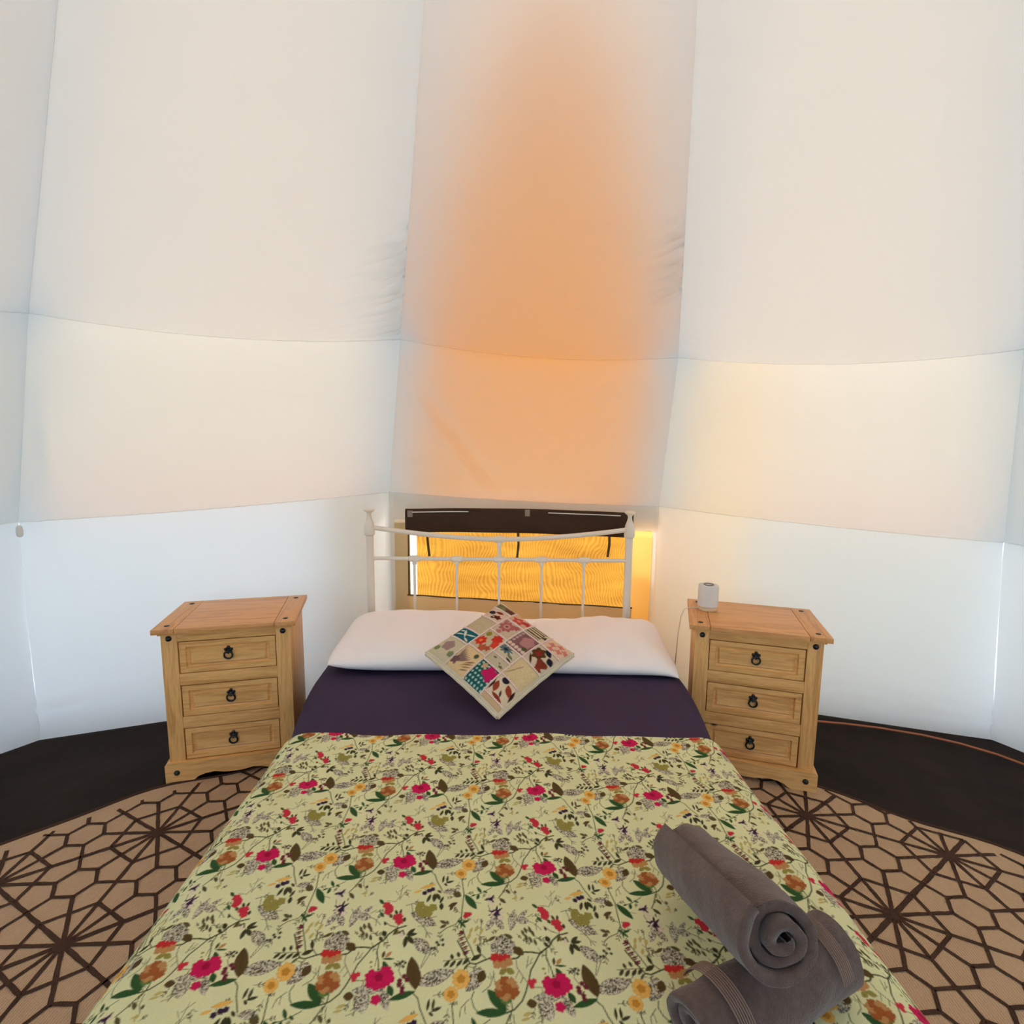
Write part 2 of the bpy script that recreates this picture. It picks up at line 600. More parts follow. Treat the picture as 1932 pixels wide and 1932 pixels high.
# white toggle by the left corner seam
tg = MB()
tp = SEAMS[0][1] * 0.985
tg.lathe([(0.004, -0.028), (0.012, -0.022), (0.014, 0.0), (0.011, 0.02), (0.004, 0.026)], (tp[0] + 0.0, tp[1], 1.0), 12)
tg.build('toggle', M['white_plain'], walls[0])

# outer canvas, a hand's breadth outside the liner: cream panels, with cool bands at the seams tinted by added, unseen webbing
outer = tag(empty('outer_canvas', (0, 0, 0)), 'outer canvas shell of the tent', 'tent canvas', kind='structure')
GAP = 0.11
e0 = 0.085
ec = 0.115                  # wider webbing to narrow the orange glow


def orange_gap(P, us, vs_, amount):
    """let the sheet belly outwards, away from the liner, but meet the canvas at its edges"""
    U, V = np.meshgrid(us, vs_)
    n = np.array([0.0, 0.9, 0.45])
    return P + n * (amount * np.clip(np.sin(PI * (U - ec) / (1 - 2 * ec)), 0, 1) ** 0.8)[..., None]


def vtop(u):
    return 0.10 + 0.42 * np.clip(np.sin(PI * np.clip((u - ec) / (1 - 2 * ec), 0, 1)), 0, 1) ** 0.5


for k in range(NS):
    for band in (0, 1, 2):
        if k in DOORS and band < 2: continue
        vs_ = np.linspace(0, 1, 10)
        eb = ec if k == 1 else e0
        uu = np.linspace(eb, 1 - eb, 16)
        if k == 1 and band == 0:
            # canvas surround of the open outer window
            for ua, ub, va, vb in ((0.0, 0.075, 0.0, 1.0), (0.075, 1.0, 0.0, 0.28), (0.075, 1.0, 0.90, 1.0)):
                grid_mesh('heavy_canvas', cell(k, 0, np.linspace(ua, ub, 6), np.linspace(va, vb, 6), 0.03, False), M['flap'], outer)
            continue
        if k == 1 and band == 1:
            vv = np.linspace(0, 1, 16)
            P = cell(k, band, uu, vv, GAP, False)
            grid_mesh('orange_panel', orange_gap(P, uu, vv, 0.26), M['orange'], outer)  # belly shaped to soften the edges of the orange glow
        elif k == 1:
            # unseen orange canvas, cut to a tongue to fade its glow upwards
            lo_, hi_ = [], []
            for t in np.linspace(0, 1, 16):
                row_l, row_h = [], []
                for u in uu:
                    vt = float(vtop(u))
                    p = cell(k, 2, np.array([u]), np.array([vt * t]), GAP, False)[0, 0]
                    row_l.append(p + np.array([0, 0.9, 0.45]) * 0.26 * max(0.0, math.sin(PI * (u - ec) / (1 - 2 * ec))) ** 0.8 * (1 - t) ** 0.4)
                    row_h.append(cell(k, 2, np.array([u]), np.array([vt + (1 - vt) * t]), GAP, False)[0, 0])
                lo_.append(row_l)
                hi_.append(row_h)
            grid_mesh('orange_panel', np.array(lo_), M['orange'], outer)
            grid_mesh('canvas_panel', np.array(hi_), M['outer_cream'], outer)
        else:
            ua = eb
            if k == 2 and band < 2:
                # unseen apricot cloth added to warm the light beside the corner
                ua = 0.28 if band == 0 else 0.34
                grid_mesh('apricot_filter', cell(k, band, np.linspace(eb if band else 0.0, ua, 8), vs_, GAP, False), M['apricot'], outer)
            ub = 1 - eb
            if k == 0 and band == 0:
                ub = 0.80  # unseen heavy canvas added to darken the wall beside the headboard
                grid_mesh('heavy_canvas', cell(k, band, np.linspace(ub, 1.0, 8), vs_, GAP, False), M['flap'], outer)
            va = 0.0
            if k in (0, 2) and band == 1:
                va = 0.36  # unseen peach cloth added to tint the light through the lower belt
                grid_mesh('peach_filter', cell(k, band, np.linspace(ua, ub, 16), np.linspace(0, va, 5), GAP, False), M['peach'], outer)
            grid_mesh('canvas_panel', cell(k, band, np.linspace(ua, ub, 16), np.linspace(va, 1, 10), GAP, False), M['outer_cream' if band else ('outer_warm' if k in (2, 3) else 'outer_wall')], outer)
        for ua, ub in ((0, eb), (1 - eb, 1)):
            if band == 0 and ((k == 0 and ua > 0) or (k == 2 and ua == 0)): continue
            grid_mesh('seam_strip', cell(k, band, np.linspace(ua, ub, 3), vs_, GAP, False), M['cool_strip' if band else 'outer_wall'], outer)
# orange canvas sheet hanging outside the window, from the ground to the eave
us = np.linspace((-0.585 + 0.775) / (0.925 + 0.775), 1.06, 30)
P = cell(1, 0, us, np.linspace(0, 1, 20), 0.37, False)
P[..., 1] += 0.02 * np.sin(P[..., 0] * 9 + P[..., 2] * 4) + 0.012 * np.sin(P[..., 0] * 17 - P[..., 2] * 9)
o = grid_mesh('canvas_sheet', P, M['orange_sheet'])
tag(o, 'sunlit orange canvas sheet hanging outside the tent window', 'canvas sheet')

# window in the back wall
win = tag(empty('window_1', (0.0, 2.95, 0.0)), 'wide mesh tent window with a rolled brown blind behind the headboard', 'window', kind='structure')


def sheet(name, x0, x1, z0a, z0b, z1a, z1b, mat, y=0.0, th=0.004, wav=0.004, nx=40, nz=16, seed=0):
    """thin cloth, bottom z0a..z0b and top z1a..z1b from left to right, with real thickness"""
    U, V = np.meshgrid(np.linspace(0, 1, nx), np.linspace(0, 1, nz))
    X = x0 + (x1 - x0) * U
    zb = z0a + (z0b - z0a) * U
    zt = z1a + (z1b - z1a) * U
    Z = zb + (zt - zb) * V
    P = np.stack([X, np.zeros_like(X), Z], -1)
    Y = y + wav * (wob(P * np.array([1, 1, 1]), 9.0, seed) + 0.6 * np.sin(X * 38 + Z * 22 + seed))
    F = np.stack([X, Y - th / 2, Z], -1)
    Bk = np.stack([X, Y + th / 2, Z], -1)
    full = np.concatenate([F, Bk[::-1]], 0)
    full = np.concatenate([full, full[:1]], 0)
    return grid_mesh(name, full, mat, win)


def mesh_net():
    m, nt, out = new_mat('insect_mesh_net')
    v = coords(nt, (1, 1, 1))
    # two layers of fine net: their beat shows as swirling upright ripples
    n1 = noise(nt, v, 3.4, 2.0, 0.5)
    sx = nd(nt, 'ShaderNodeSeparateXYZ')
    nt.links.new(v, sx.inputs[0])
    ph = nd(nt, 'ShaderNodeMath', operation='MULTIPLY')
    ph.inputs[1].default_value = 2 * PI * 58
    nt.links.new(sx.outputs[0], ph.inputs[0])
    sc = nd(nt, 'ShaderNodeMath', operation='MULTIPLY_ADD')
    sc.inputs[1].default_value = 95.0
    nt.links.new(n1, sc.inputs[0])
    nt.links.new(ph.outputs[0], sc.inputs[2])
    sn = nd(nt, 'ShaderNodeMath', operation='SINE')
    nt.links.new(sc.outputs[0], sn.inputs[0])
    s01 = nd(nt, 'ShaderNodeMapRange')
    s01.inputs[1].default_value = -1.0
    nt.links.new(sn.outputs[0], s01.inputs[0])
    mpd = nd(nt, 'ShaderNodeMapping')  # diagonal streaks: shade of folds in the sheet, put into the net
    mpd.inputs['Rotation'].default_value = (0, math.radians(-48), 0)
    mpd.inputs['Scale'].default_value = (1.0, 1.0, 4.0)
    nt.links.new(v, mpd.inputs['Vector'])
    nz = noise(nt, mpd.outputs[0], 3.2, 3.0, 0.6)
    nzr = nd(nt, 'ShaderNodeMapRange')
    nzr.inputs[1].default_value = 0.35
    nzr.inputs[2].default_value = 0.68
    nt.links.new(nz, nzr.inputs[0])
    ml = nd(nt, 'ShaderNodeMath', operation='MULTIPLY_ADD')
    ml.inputs[1].default_value = 0.45
    nt.links.new(s01.outputs[0], ml.inputs[0])
    m3 = nd(nt, 'ShaderNodeMath', operation='MULTIPLY')
    m3.inputs[1].default_value = 0.55
    nt.links.new(nzr.outputs[0], m3.inputs[0])
    nt.links.new(m3.outputs[0], ml.inputs[2])
    mr = nd(nt, 'ShaderNodeMapRange')
    mr.inputs[1].default_value = 0.0
    mr.inputs[2].default_value = 1.0
    mr.inputs[3].default_value = 0.04
    mr.inputs[4].default_value = 0.58
    nt.links.new(ml.outputs[0], mr.inputs[0])
    tr = nd(nt, 'ShaderNodeBsdfTransparent')
    df = nd(nt, 'ShaderNodeBsdfDiffuse', Color=lin(120, 84, 40))
    mix = nd(nt, 'ShaderNodeMixShader')
    nt.links.new(mr.outputs[0], mix.inputs[0])
    nt.links.new(tr.outputs[0], mix.inputs[1])
    nt.links.new(df.outputs[0], mix.inputs[2])
    nt.links.new(mix.outputs[0], out.inputs['Surface'])
    return m


net = MB()
net.add([(-0.540, 0.004, 0.40), (0.675, 0.004, 0.40), (0.675, 0.004, 0.95), (-0.540, 0.004, 0.95)], [(0, 1, 2, 3)])
tag(net.build('mesh_screen', mesh_net(), win), 'orange-tinted insect mesh with rippled moire')
sheet('side_flap', -0.665, -0.582, 0.33, 0.33, 0.96, 0.96, M['flap_thin'], 0.0, seed=1, nx=8)
tag(sheet('thin_side_panel', 0.672, 0.800, 0.33, 0.33, 0.93, 0.92, M['thin'], 0.004, seed=2, nx=10, wav=0.002), 'thin cotton strip, its yellow colour standing for orange light')
sheet('bottom_flap', -0.590, 0.690, 0.33, 0.33, 0.548, 0.484, M['flap_thin'], -0.016, seed=3, wav=0.007, nx=80)
hem = [(-0.59 + 1.28 * t, -0.022 + 0.004 * math.sin(t * 25), 0.549 - 0.064 * t) for t in np.linspace(0, 1, 40)]
MB().tube(hem, 0.004, 6).build('flap_hem', M['strap'], win)
MB().tube([(-0.583, -0.002, 0.34), (-0.584, -0.002, 0.6), (-0.583, -0.002, 0.94)], 0.005, 6).build('zip_edge', M['strap'], win)
# rolled brown blind
U, V = np.meshgrid(np.linspace(0, 1, 60), np.linspace(0, 1, 24))
ang = V * 2 * PI
X = -0.590 + 1.262 * U
topz = 1.045 + 0.012 * np.sin(PI * U) - 0.012 * U
botz = 0.912 + 0.012 * np.sin(PI * U) - 0.020 * U
P = np.stack([X, -0.035 + 0.016 * np.sign(np.cos(ang)) * np.abs(np.cos(ang)) ** 0.7 + 0.004 * np.sin(X * 14),
              (topz + botz) / 2 + (topz - botz) / 2 * np.sign(np.sin(ang)) * np.abs(np.sin(ang)) ** 0.5], -1)
bl = grid_mesh('rolled_blind', P, M['blind'], win)
tag(bl, 'dark brown rolled-up blind')
pts = lambda xa, xb: [(x, -0.055 + 0.004 * math.sin(x * 14), 1.028 + 0.012 * math.sin(PI * (x + 0.59) / 1.262) - 0.012 * (x + 0.59) / 1.262) for x in np.linspace(xa, xb, 14)]
MB().tube(pts(-0.55, -0.24), 0.0028, 6).build('white_piping', M['white_plain'], bl)
MB().tube(pts(0.20, 0.60), 0.0028, 6).build('white_piping', M['white_plain'], bl)
for cx in (-0.562, 0.085):
    z = 1.028 + 0.012 * math.sin(PI * (cx + 0.59) / 1.262)
    MB().box(cx - 0.014, cx + 0.014, -0.062, -0.05, z - 0.028, z + 0.008, 0.003).build('clip', M['grey_clip'], bl)
for cx, zb in ((-0.475, 0.775), (0.035, 0.770), (0.545, 0.78)):
    MB().tube([(cx, -0.03, 0.92), (cx + 0.004, -0.02, 0.85), (cx - 0.004 if cx > 0 else cx + 0.012, -0.02, zb)], 0.0075, 6).build('tie_strap', M['strap'], bl)

# groundsheet floor
th = np.linspace(0, 2 * PI, 97)[:-1]
rr = np.concatenate([np.linspace(0.0, 2.2, 6), np.linspace(2.3, 3.75, 30)])
TH, RR = np.meshgrid(th, rr)
P = np.stack([RR * np.sin(TH), RR * np.cos(TH), 0 * RR], -1)
P[..., 2] = np.where(RR > 2.55, 0.006 * wob(P, 5.0, 1) * np.clip((RR - 2.55) / 0.2, 0, 1), 0.0) - 0.001
fl = grid_mesh('floor', P, M['brown_pvc'], None, None, True)
tag(fl, 'dark brown groundsheet floor of the tent', 'groundsheet', kind='structure')
gr = MB()
gr.add([(-30, -30, -0.03), (30, -30, -0.03), (30, 30, -0.03), (-30, 30, -0.03)], [(0, 1, 2, 3)])
tag(gr.build('ground', M['grass']), 'grassy ground outside the tent', 'ground', kind='structure')

# ------------------------------------------------------------------ carpet
def carpet_r(t):
    return 2.425 + 0.018 * math.sin(7 * t + 1) + 0.014 * math.sin(17 * t) + 0.010 * math.sin(31 * t + 2)


def carpet_mat(name, base, ribs):
    m, nt, out = new_mat(name)
    v = coords(nt)
    n1 = noise(nt, v, 320.0, 2.0, 0.7)
    n2 = noise(nt, v, 5.0, 3.0)
    wv = nd(nt, 'ShaderNodeTexWave', Scale=42.0, Distortion=0.6, Detail=1.0)
    mp = nd(nt, 'ShaderNodeMapping')
    mp.inputs['Rotation'].default_value = (0, 0, math.radians(4))
    nt.links.new(v, mp.inputs['Vector'])
    nt.links.new(mp.outputs[0], wv.inputs['Vector'])
    a = nd(nt, 'ShaderNodeMath', operation='MULTIPLY_ADD')
    a.inputs[1].default_value = ribs
    nt.links.new(wv.outputs['Fac'], a.inputs[0])
    nt.links.new(n1, a.inputs[2])
    b = nd(nt, 'ShaderNodeMath', operation='MULTIPLY_ADD')
    b.inputs[1].default_value = 0.4
    nt.links.new(n2, b.inputs[0])
    nt.links.new(a.outputs[0], b.inputs[2])
    d = tuple(c * 0.72 for c in base[:3]) + (1,)
    e = tuple(min(1, c * 1.15) for c in base[:3]) + (1,)
    p = nd(nt, 'ShaderNodeBsdfPrincipled', Roughness=0.95)
    p.inputs['Specular IOR Level'].default_value = 0.1
    nt.links.new(ramp(nt, b.outputs[0], [(0.45, d), (1.15, e)]), p.inputs['Base Color'])
    nt.links.new(bump(nt, a.outputs[0], 0.5, 0.003), p.inputs['Normal'])
    nt.links.new(p.outputs[0], out.inputs['Surface'])
    return m


M['carpet'] = carpet_mat('tan_carpet', lin(190, 158, 126), 0.45)
M['carpet_line'] = carpet_mat('brown_carpet_line', lin(78, 56, 44), 0.2)
NT = 240
ring = [(carpet_r(2 * PI * i / NT) * math.sin(2 * PI * i / NT), carpet_r(2 * PI * i / NT) * math.cos(2 * PI * i / NT)) for i in range(NT)]
cb = MB()
cb.add([(x, y, 0.001) for x, y in ring] + [(x, y, 0.007) for x, y in ring] + [(0, 0, 0.007)],
       [(i, (i + 1) % NT, NT + (i + 1) % NT, NT + i) for i in range(NT)] + [(NT + i, NT + (i + 1) % NT, 2 * NT) for i in range(NT)])
carpet = tag(cb.build('carpet', M['carpet']), 'round tan carpet with dark brown spider-web hexagon pattern under the bed', 'carpet')
MB().tube([(x, y, 0.006) for x, y in ring], 0.007, 6, closed=True).build('edge_binding', M['carpet_line'], carpet)

lines = MB()
SIDE = [1]                  # two widths of carpet, joined along x = 0 under the bed


def strip(p, q, w, z=0.0083):
    p, q = np.array(p), np.array(q)
    L = np.linalg.norm(q - p)
    n = max(2, int(L / 0.02))
    d = (q - p) / L
    nn = np.array([-d[1], d[0]])
    vs_, fs, last = [], [], None
    for i in range(n + 1):
        c = p + d * L * i / n
        if np.hypot(*c) > 2.40 or (SIDE[0] > 0) != (c[0] > 0):
            last = None
            continue
        wa, wb = w * random.uniform(0.42, 0.58), w * random.uniform(0.42, 0.58)
        vs_ += [(*(c + nn * wa), z), (*(c - nn * wb), z)]
        j = len(vs_) - 2
        if last is not None: fs.append((last, last + 1, j + 1, j))
        last = j
    if fs: lines.add(vs_, fs)


def lattice(h0, a, rot, keep):
    e1 = a * np.array([math.cos(rot), math.sin(rot)])
    e2 = a * np.array([math.cos(rot + PI / 3), math.sin(rot + PI / 3)])
    dirA = [rot + PI / 3 * i for i in range(6)]
    zz = 0
    for i in range(-14, 15):
        for j in range(-14, 15):
            h = np.array(h0) + i * e1 + j * e2
            if not keep(h): continue
            zz = (zz + 1) % 5
            dz = 0.0002 * zz
            pt = lambda r, t: h + r * np.array([math.cos(t), math.sin(t)])
            if np.hypot(*h) < 2.38 and (SIDE[0] > 0) == (h[0] > 0): lines.add([(*pt(0.024 * (1 + 0.12 * math.sin(5 * t)), t), 0.0096) for t in np.linspace(0, 2 * PI, 17)[:-1]], [tuple(range(16))])
            for n, t in enumerate(dirA):
                strip(h, pt(a / 2, t), 0.0125 if n % 3 else 0.015, 0.0083 + dz)
                strip(h, pt(0.190, t + PI / 6), 0.0125, 0.0085 + dz)
                strip(pt(0.137, t), pt(0.137, t + PI / 3), 0.0115, 0.0087 + dz)
                # small hexagon round the middle of three hubs, and the ties between hexagons
                K = pt(a / math.sqrt(3), t + PI / 6)
                c1 = K + 0.062 * np.array([math.cos(t + PI / 6 + PI), math.sin(t + PI / 6 + PI)])
                for sg in (-1, 1):
                    tt = t + PI / 6 + PI + sg * PI / 3
                    strip(c1, K + 0.062 * np.array([math.cos(tt), math.sin(tt)]), 0.0115, 0.0089 + dz)
                if n >= 3: continue
                m_ = pt(a / 2, t)
                per = np.array([-math.sin(t), math.cos(t)])
                hl = a / math.sqrt(3) / 2 - 0.062
                strip(m_ - per * hl, m_ + per * hl, 0.0105, 0.0091)


lattice((1.165, 1.432), 0.432, math.radians(33.2), lambda h: -0.3 < h[0] < 2.7 and -2.7 < h[1] < 2.9)
SIDE[0] = -1
lattice((-1.265, 1.742), 0.432, math.radians(32.8), lambda h: -2.7 < h[0] < 0.3 and -2.7 < h[1] < 2.9)
lo = lines.build('woven_line_pattern', M['carpet_line'], carpet, False)
tag(lo, 'dark brown web lines woven into the carpet', kind='stuff')

# ------------------------------------------------------------------ nightstands
def make_nightstand(name):
    t = empty(name)
    W, D, H = 0.534, 0.395, 0.660
    bw, e = 0.242, 0.025
    # carcass behind the front frame
    for x0 in (-bw, bw - 0.018):
        MB().box(x0, x0 + 0.018, e + 0.0245, 0.385, 0.03, 0.638, 0.001).build('side_panel', M['pine_z'], t)
    MB().box(-bw + 0.018, bw - 0.018, 0.375, 0.385, 0.05, 0.638).build('back_panel', M['pine_z'], t)
    MB().box(-bw + 0.02, bw - 0.02, e + 0.045, 0.374, 0.05, 0.636).build('drawer_shade_block', M['dark'], t)  # solid block, its dark colour standing for shade in the drawer gaps
    pw = 0.058
    for s in (-1, 1):
        x0, x1 = (-bw, -bw + pw) if s < 0 else (bw - pw, bw)
        po = MB().box(x0, x1, e, e + 0.024, 0.080, 0.638, 0.002).build('post', M['pine_z'], t)
        st = MB().lathe([(0.0115, 0.002), (0.0115, -0.002), (0.009, -0.006), (0.005, -0.0085), (0.001, -0.0095)], ((x0 + x1) / 2, e, 0.613), 14, 'y')
        st.build('iron_stud', M['iron'], po)
    rails = [(0.597, 0.638), (0.411, 0.460), (0.225, 0.274)]
    for z0, z1 in rails:
        MB().box(-bw + pw, bw - pw, e + 0.002, e + 0.022, z0, z1, 0.0015).build('rail', M['pine_x'], t)
    dw = bw - pw - 0.0035
    for z0, z1 in ((0.4625, 0.5925), (0.2765, 0.4065), (0.0885, 0.2205)):
        dm = MB()
        nest = [(0.0, 0.020), (0.0, 0.001), (0.0015, 0.0), (0.020, 0.0), (0.023, 0.009), (0.029, 0.011), (0.036, 0.004), (0.041, 0.0055)]
        vs_, fs = [], []
        for ins, dep in nest:
            for (sx, sz) in ((-1, 0), (1, 0), (1, 1), (-1, 1)):
                vs_.append((sx * (dw - ins * 1.15), e + 0.0045 + dep, (z0 + ins if sz == 0 else z1 - ins)))
        for i in range(len(nest) - 1):
            for k in range(4):
                k2 = (k + 1) % 4
                fs.append((i * 4 + k, i * 4 + k2, i * 4 + 4 + k2, i * 4 + 4 + k))
        n = len(nest) - 1
        fs.append((n * 4, n * 4 + 1, n * 4 + 2, n * 4 + 3))
        fs.append((3, 2, 1, 0))
        dm.add(vs_, fs)
        dr = dm.build('drawer', M['pine_x'], t, True, 20)
        # iron ring pull: leafed rosette and hanging ring
        cz = (z0 + z1) / 2 + 0.014
        ros = MB()
        yy = e + 0.010
        for a, rad, rr_ in ((90, 0.014, 0.0075), (30, 0.0125, 0.0065), (150, 0.0125, 0.0065), (215, 0.010, 0.006), (325, 0.010, 0.006), (0, 0.0, 0.010)):
            cx, c2 = rad * math.cos(math.radians(a)), rad * math.sin(math.radians(a))
            ros.lathe([(rr_, 0.001), (rr_, -0.002), (rr_ * 0.75, -0.0045), (rr_ * 0.2, -0.006)], (cx, yy, cz + c2), 10, 'y')
        pull = ros.build('ring_pull', M['iron'], dr)
        tag(pull, 'black iron leaf-shaped drawer pull with hanging ring')
        rg = MB()
        rc = (0.0, yy - 0.009, cz - 0.016)
        rg.tube([(rc[0] + 0.0155 * math.sin(q), rc[1] - 0.002 * math.cos(q), rc[2] + 0.0165 * math.cos(q)) for q in np.linspace(0, 2 * PI, 25)[:-1]], 0.0036, 8, closed=True)
        rg.lathe([(0.004, 0.004), (0.005, -0.006), (0.002, -0.010)], (0, yy - 0.002, cz), 8, 'y')
        rg.tube([(0, yy - 0.004, cz - 0.004), (0, yy - 0.008, cz - 0.012)], 0.003, 6)
        rg.build('ring', M['iron'], dr)
    # plinth with a scalloped lower edge
    pwid = W / 2 - 0.0095
    arch = [(-pwid, 0.0), (-0.165, 0.0), (-0.150, 0.006), (-0.135, 0.018), (-0.110, 0.026), (-0.075, 0.030), (-0.045, 0.024), (-0.02, 0.021),
            (0.02, 0.021), (0.045, 0.024), (0.075, 0.030), (0.110, 0.026), (0.135, 0.018), (0.150, 0.006), (0.165, 0.0), (pwid, 0.0), (pwid, 0.077), (pwid - 0.010, 0.085), (-pwid + 0.010, 0.085), (-pwid, 0.077)]
    pl = MB().prism(arch, e - 0.014, e + 0.012).build('plinth', M['pine_x'], t, True, 20)
    for x0 in (-pwid, pwid - 0.018):
        MB().box(x0, x0 + 0.018, e + 0.0125, 0.388, 0.0, 0.080, 0.002).build('plinth_side', M['pine_y'], t)
    for s in (-1, 1):
        MB().lathe([(0.0115, 0.002), (0.0115, -0.002), (0.009, -0.006), (0.005, -0.0085), (0.001, -0.0095)], (s * (pwid - 0.043), e - 0.014, 0.043), 14, 'y').build('iron_stud', M['iron'], pl)
    # top: three boards, the end boards running front to back
    zt0 = 0.639
    ends = 0.082
    for x0, x1, mt in ((-W / 2, -W / 2 + ends - 0.0006, 'pine_y'), (-W / 2 + ends + 0.0006, W / 2 - ends - 0.0006, 'pine_top'), (W / 2 - ends + 0.0006, W / 2, 'pine_y')):
        pk = MB().box(x0, x1, 0.0, D, zt0, H, 0.0025).build('top_board', M[mt], t)
        if mt == 'pine_y':
            cx = (x0 + x1) / 2 + (0.004 if x0 < 0 else -0.004)
            for yy in (0.045, D - 0.045):
                MB().lathe([(0.0105, -0.002), (0.0105, 0.0012), (0.008, 0.0025), (0.003, 0.0032)], (cx, yy, H), 14).build('iron_stud', M['iron'], pk)
    MB().box(-W / 2 + 0.018, W / 2 - 0.018, 0.012, D - 0.006, 0.630, 0.6395, 0.002).build('top_moulding', M['pine_x'], t)
    return t


ns = make_nightstand('nightstand')
ns.location = (-1.159, 2.066, 0.0075)
ns.rotation_euler = (0, 0, 0.2486)
tag(ns, 'waxed pine three-drawer nightstand left of the bed with a bare top', 'nightstand', 'pine nightstands beside the bed')
ns2 = copy_tree(ns)
ns2.location = (1.003, 2.059, 0.0075)
ns2.rotation_euler = (0, 0, -0.2925)
tag(ns2, 'waxed pine three-drawer nightstand right of the bed with a white lamp on it', 'nightstand', 'pine nightstands beside the bed')

# ------------------------------------------------------------------ small lamp and cables
lm = empty('table_lamp', (0.897, 2.345, 0.6678))
tag(lm, 'small white cylindrical table lamp standing on the right nightstand', 'lamp')
MB().lathe([(0.040, 0.0), (0.0425, 0.002), (0.0425, 0.014), (0.040, 0.017)], n=32).build('base', M['lamp_base'], lm)
MB().lathe([(0.040, 0.0172), (0.0445, 0.020), (0.0445, 0.108), (0.042, 0.115), (0.034, 0.117), (0.030, 0.1145), (0.012, 0.114)], n=40).build('shade', M['lamp_shade'], lm)
MB().tube([(0.020 * math.cos(a), 0.020 * math.sin(a), 0.1162) for a in np.linspace(0, 2 * PI, 25)[:-1]], 0.0025, 6, closed=True).build('touch_ring', M['grey_ring'], lm)
pth = [(-0.042, -0.002, 0.008), (-0.085, -0.01, 0.010), (-0.108, -0.012, 0.004), (-0.122, -0.010, -0.03), (-0.128, 0.0, -0.12), (-0.130, 0.01, -0.25), (-0.125, 0.03, -0.42), (-0.12, 0.05, -0.60)]
MB().tube(pth, 0.0022, 6).build('lamp_cable', M['cable_white'], lm)

# ------------------------------------------------------------------ extension cord
cord = []
for (x, y) in [(1.36, 2.56), (1.55, 2.555), (1.70, 2.53), (1.86, 2.49), (2.02, 2.43), (2.14, 2.36), (2.24, 2.27), (2.33, 2.14), (2.40, 1.98), (2.42, 1.7)]:
    cord.append((x, y, 0.016))
cord = [tuple(Vector(cord[i]).lerp(Vector(cord[i + 1]), k / 4)) for i in range(len(cord) - 1) for k in range(4)]
tag(MB().tube(cord, 0.0055, 8).build('extension_cord', M['cable_orange']), 'thin orange extension cord lying on the brown groundsheet at right', 'cord')

# ------------------------------------------------------------------ bed
def xc(y):
    return -0.065 + 0.037 * (2.70 - y)


hb = empty('headboard', (-0.064, 2.70, 0.0))
tag(hb, 'cream painted metal bed headboard with turned finials and spindles', 'headboard')
for sx in (-1, 1):
    x = sx * 0.671
    po = MB().lathe([(0.0195, 0.008), (0.0195, 0.935)], (x, 0, 0), 20).build('post', M['white_metal'], hb)
    MB().lathe([(0.020, 0.930), (0.0265, 0.936), (0.0275, 0.945), (0.0275, 0.975), (0.025, 0.983), (0.0235, 0.986), (0.0235, 0.990), (0.0225, 0.996), (0.018, 1.008),
                (0.0125, 1.024), (0.0105, 1.040), (0.014, 1.050), (0.024, 1.057), (0.0285, 1.061), (0.0275, 1.066), (0.018, 1.071), (0.004, 1.074)], (x, 0, 0), 24).build('finial', M['white_metal'], po)
top = [(x, 0, 0.917 + 0.058 * (abs(x) / 0.671) ** 1.7) for x in np.linspace(-0.660, 0.660, 41)]
MB().tube(top, 0.0125, 12).build('top_rail', M['white_metal'], hb)
MB().tube([(-0.66, 0, 0.811), (0.66, 0, 0.811)], 0.0098, 12).build('middle_rail', M['white_metal'], hb)
MB().tube([(-0.66, 0, 0.30), (0.66, 0, 0.30)], 0.0098, 10).build('lower_rail', M['white_metal'], hb)


def casting(x, z, r=0.0165):
    prof = [(0.0105, -0.031), (r * 0.85, -0.027), (r, -0.020), (r * 1.04, 0.0), (r, 0.020), (r * 0.85, 0.027), (0.0105, 0.031)]
    return MB().lathe(prof, (x, 0, z), 16, 'x')


for x in (-0.441, -0.2205, 0.0, 0.2205, 0.441):
    sp = MB().tube([(x, 0, 0.302), (x, 0, 0.802)], 0.0068, 10).build('spindle', M['white_metal'], hb)
    cs = casting(x, 0.811)
    cs.lathe([(0.0115, 0.780), (0.012, 0.790), (0.012, 0.805)], (x, 0, 0), 12)
    cs.build('rail_joint', M['white_metal'], sp)
cs = casting(0, 0.917, 0.018)
cs.lathe([(0.0125, 0.880), (0.013, 0.892), (0.013, 0.91)], (0, 0, 0), 12)
tj = cs.build('rail_joint', M['white_metal'], hb)
MB().tube([(0, 0, 0.82), (0, 0, 0.905)], 0.0092, 12).build('centre_strut', M['white_metal'], hb)

bd = empty('bed', (0, 0, 0))
tag(bd, 'double bed base and mattress hidden beneath the purple duvet', 'bed')


def slab(name, y0, y1, hw, z0, z1, mat):
    m = MB()
    vs_ = []
    for y in (y0, y1):
        for s in (-1, 1):
            for z in (z0, z1): vs_.append((xc(y) + s * hw, y, z))
    m.add(vs_, [(0, 1, 3, 2), (4, 6, 7, 5), (0, 4, 5, 1), (2, 3, 7, 6), (0, 2, 6, 4), (1, 5, 7, 3)])
    return m.build(name, M[mat], bd, False)


slab('bed_base', 0.62, 2.64, 0.60, 0.06, 0.24, 'divan')
slab('mattress', 0.60, 2.66, 0.625, 0.241, 0.415, 'mattress')
for yy in (0.70, 2.55):
    for s in (-1, 1):
        MB().box(xc(yy) + s * 0.5 - 0.03, xc(yy) + s * 0.5 + 0.03, yy - 0.03, yy + 0.03, 0.0085, 0.062, 0.003).build('leg', M['divan'], bd)


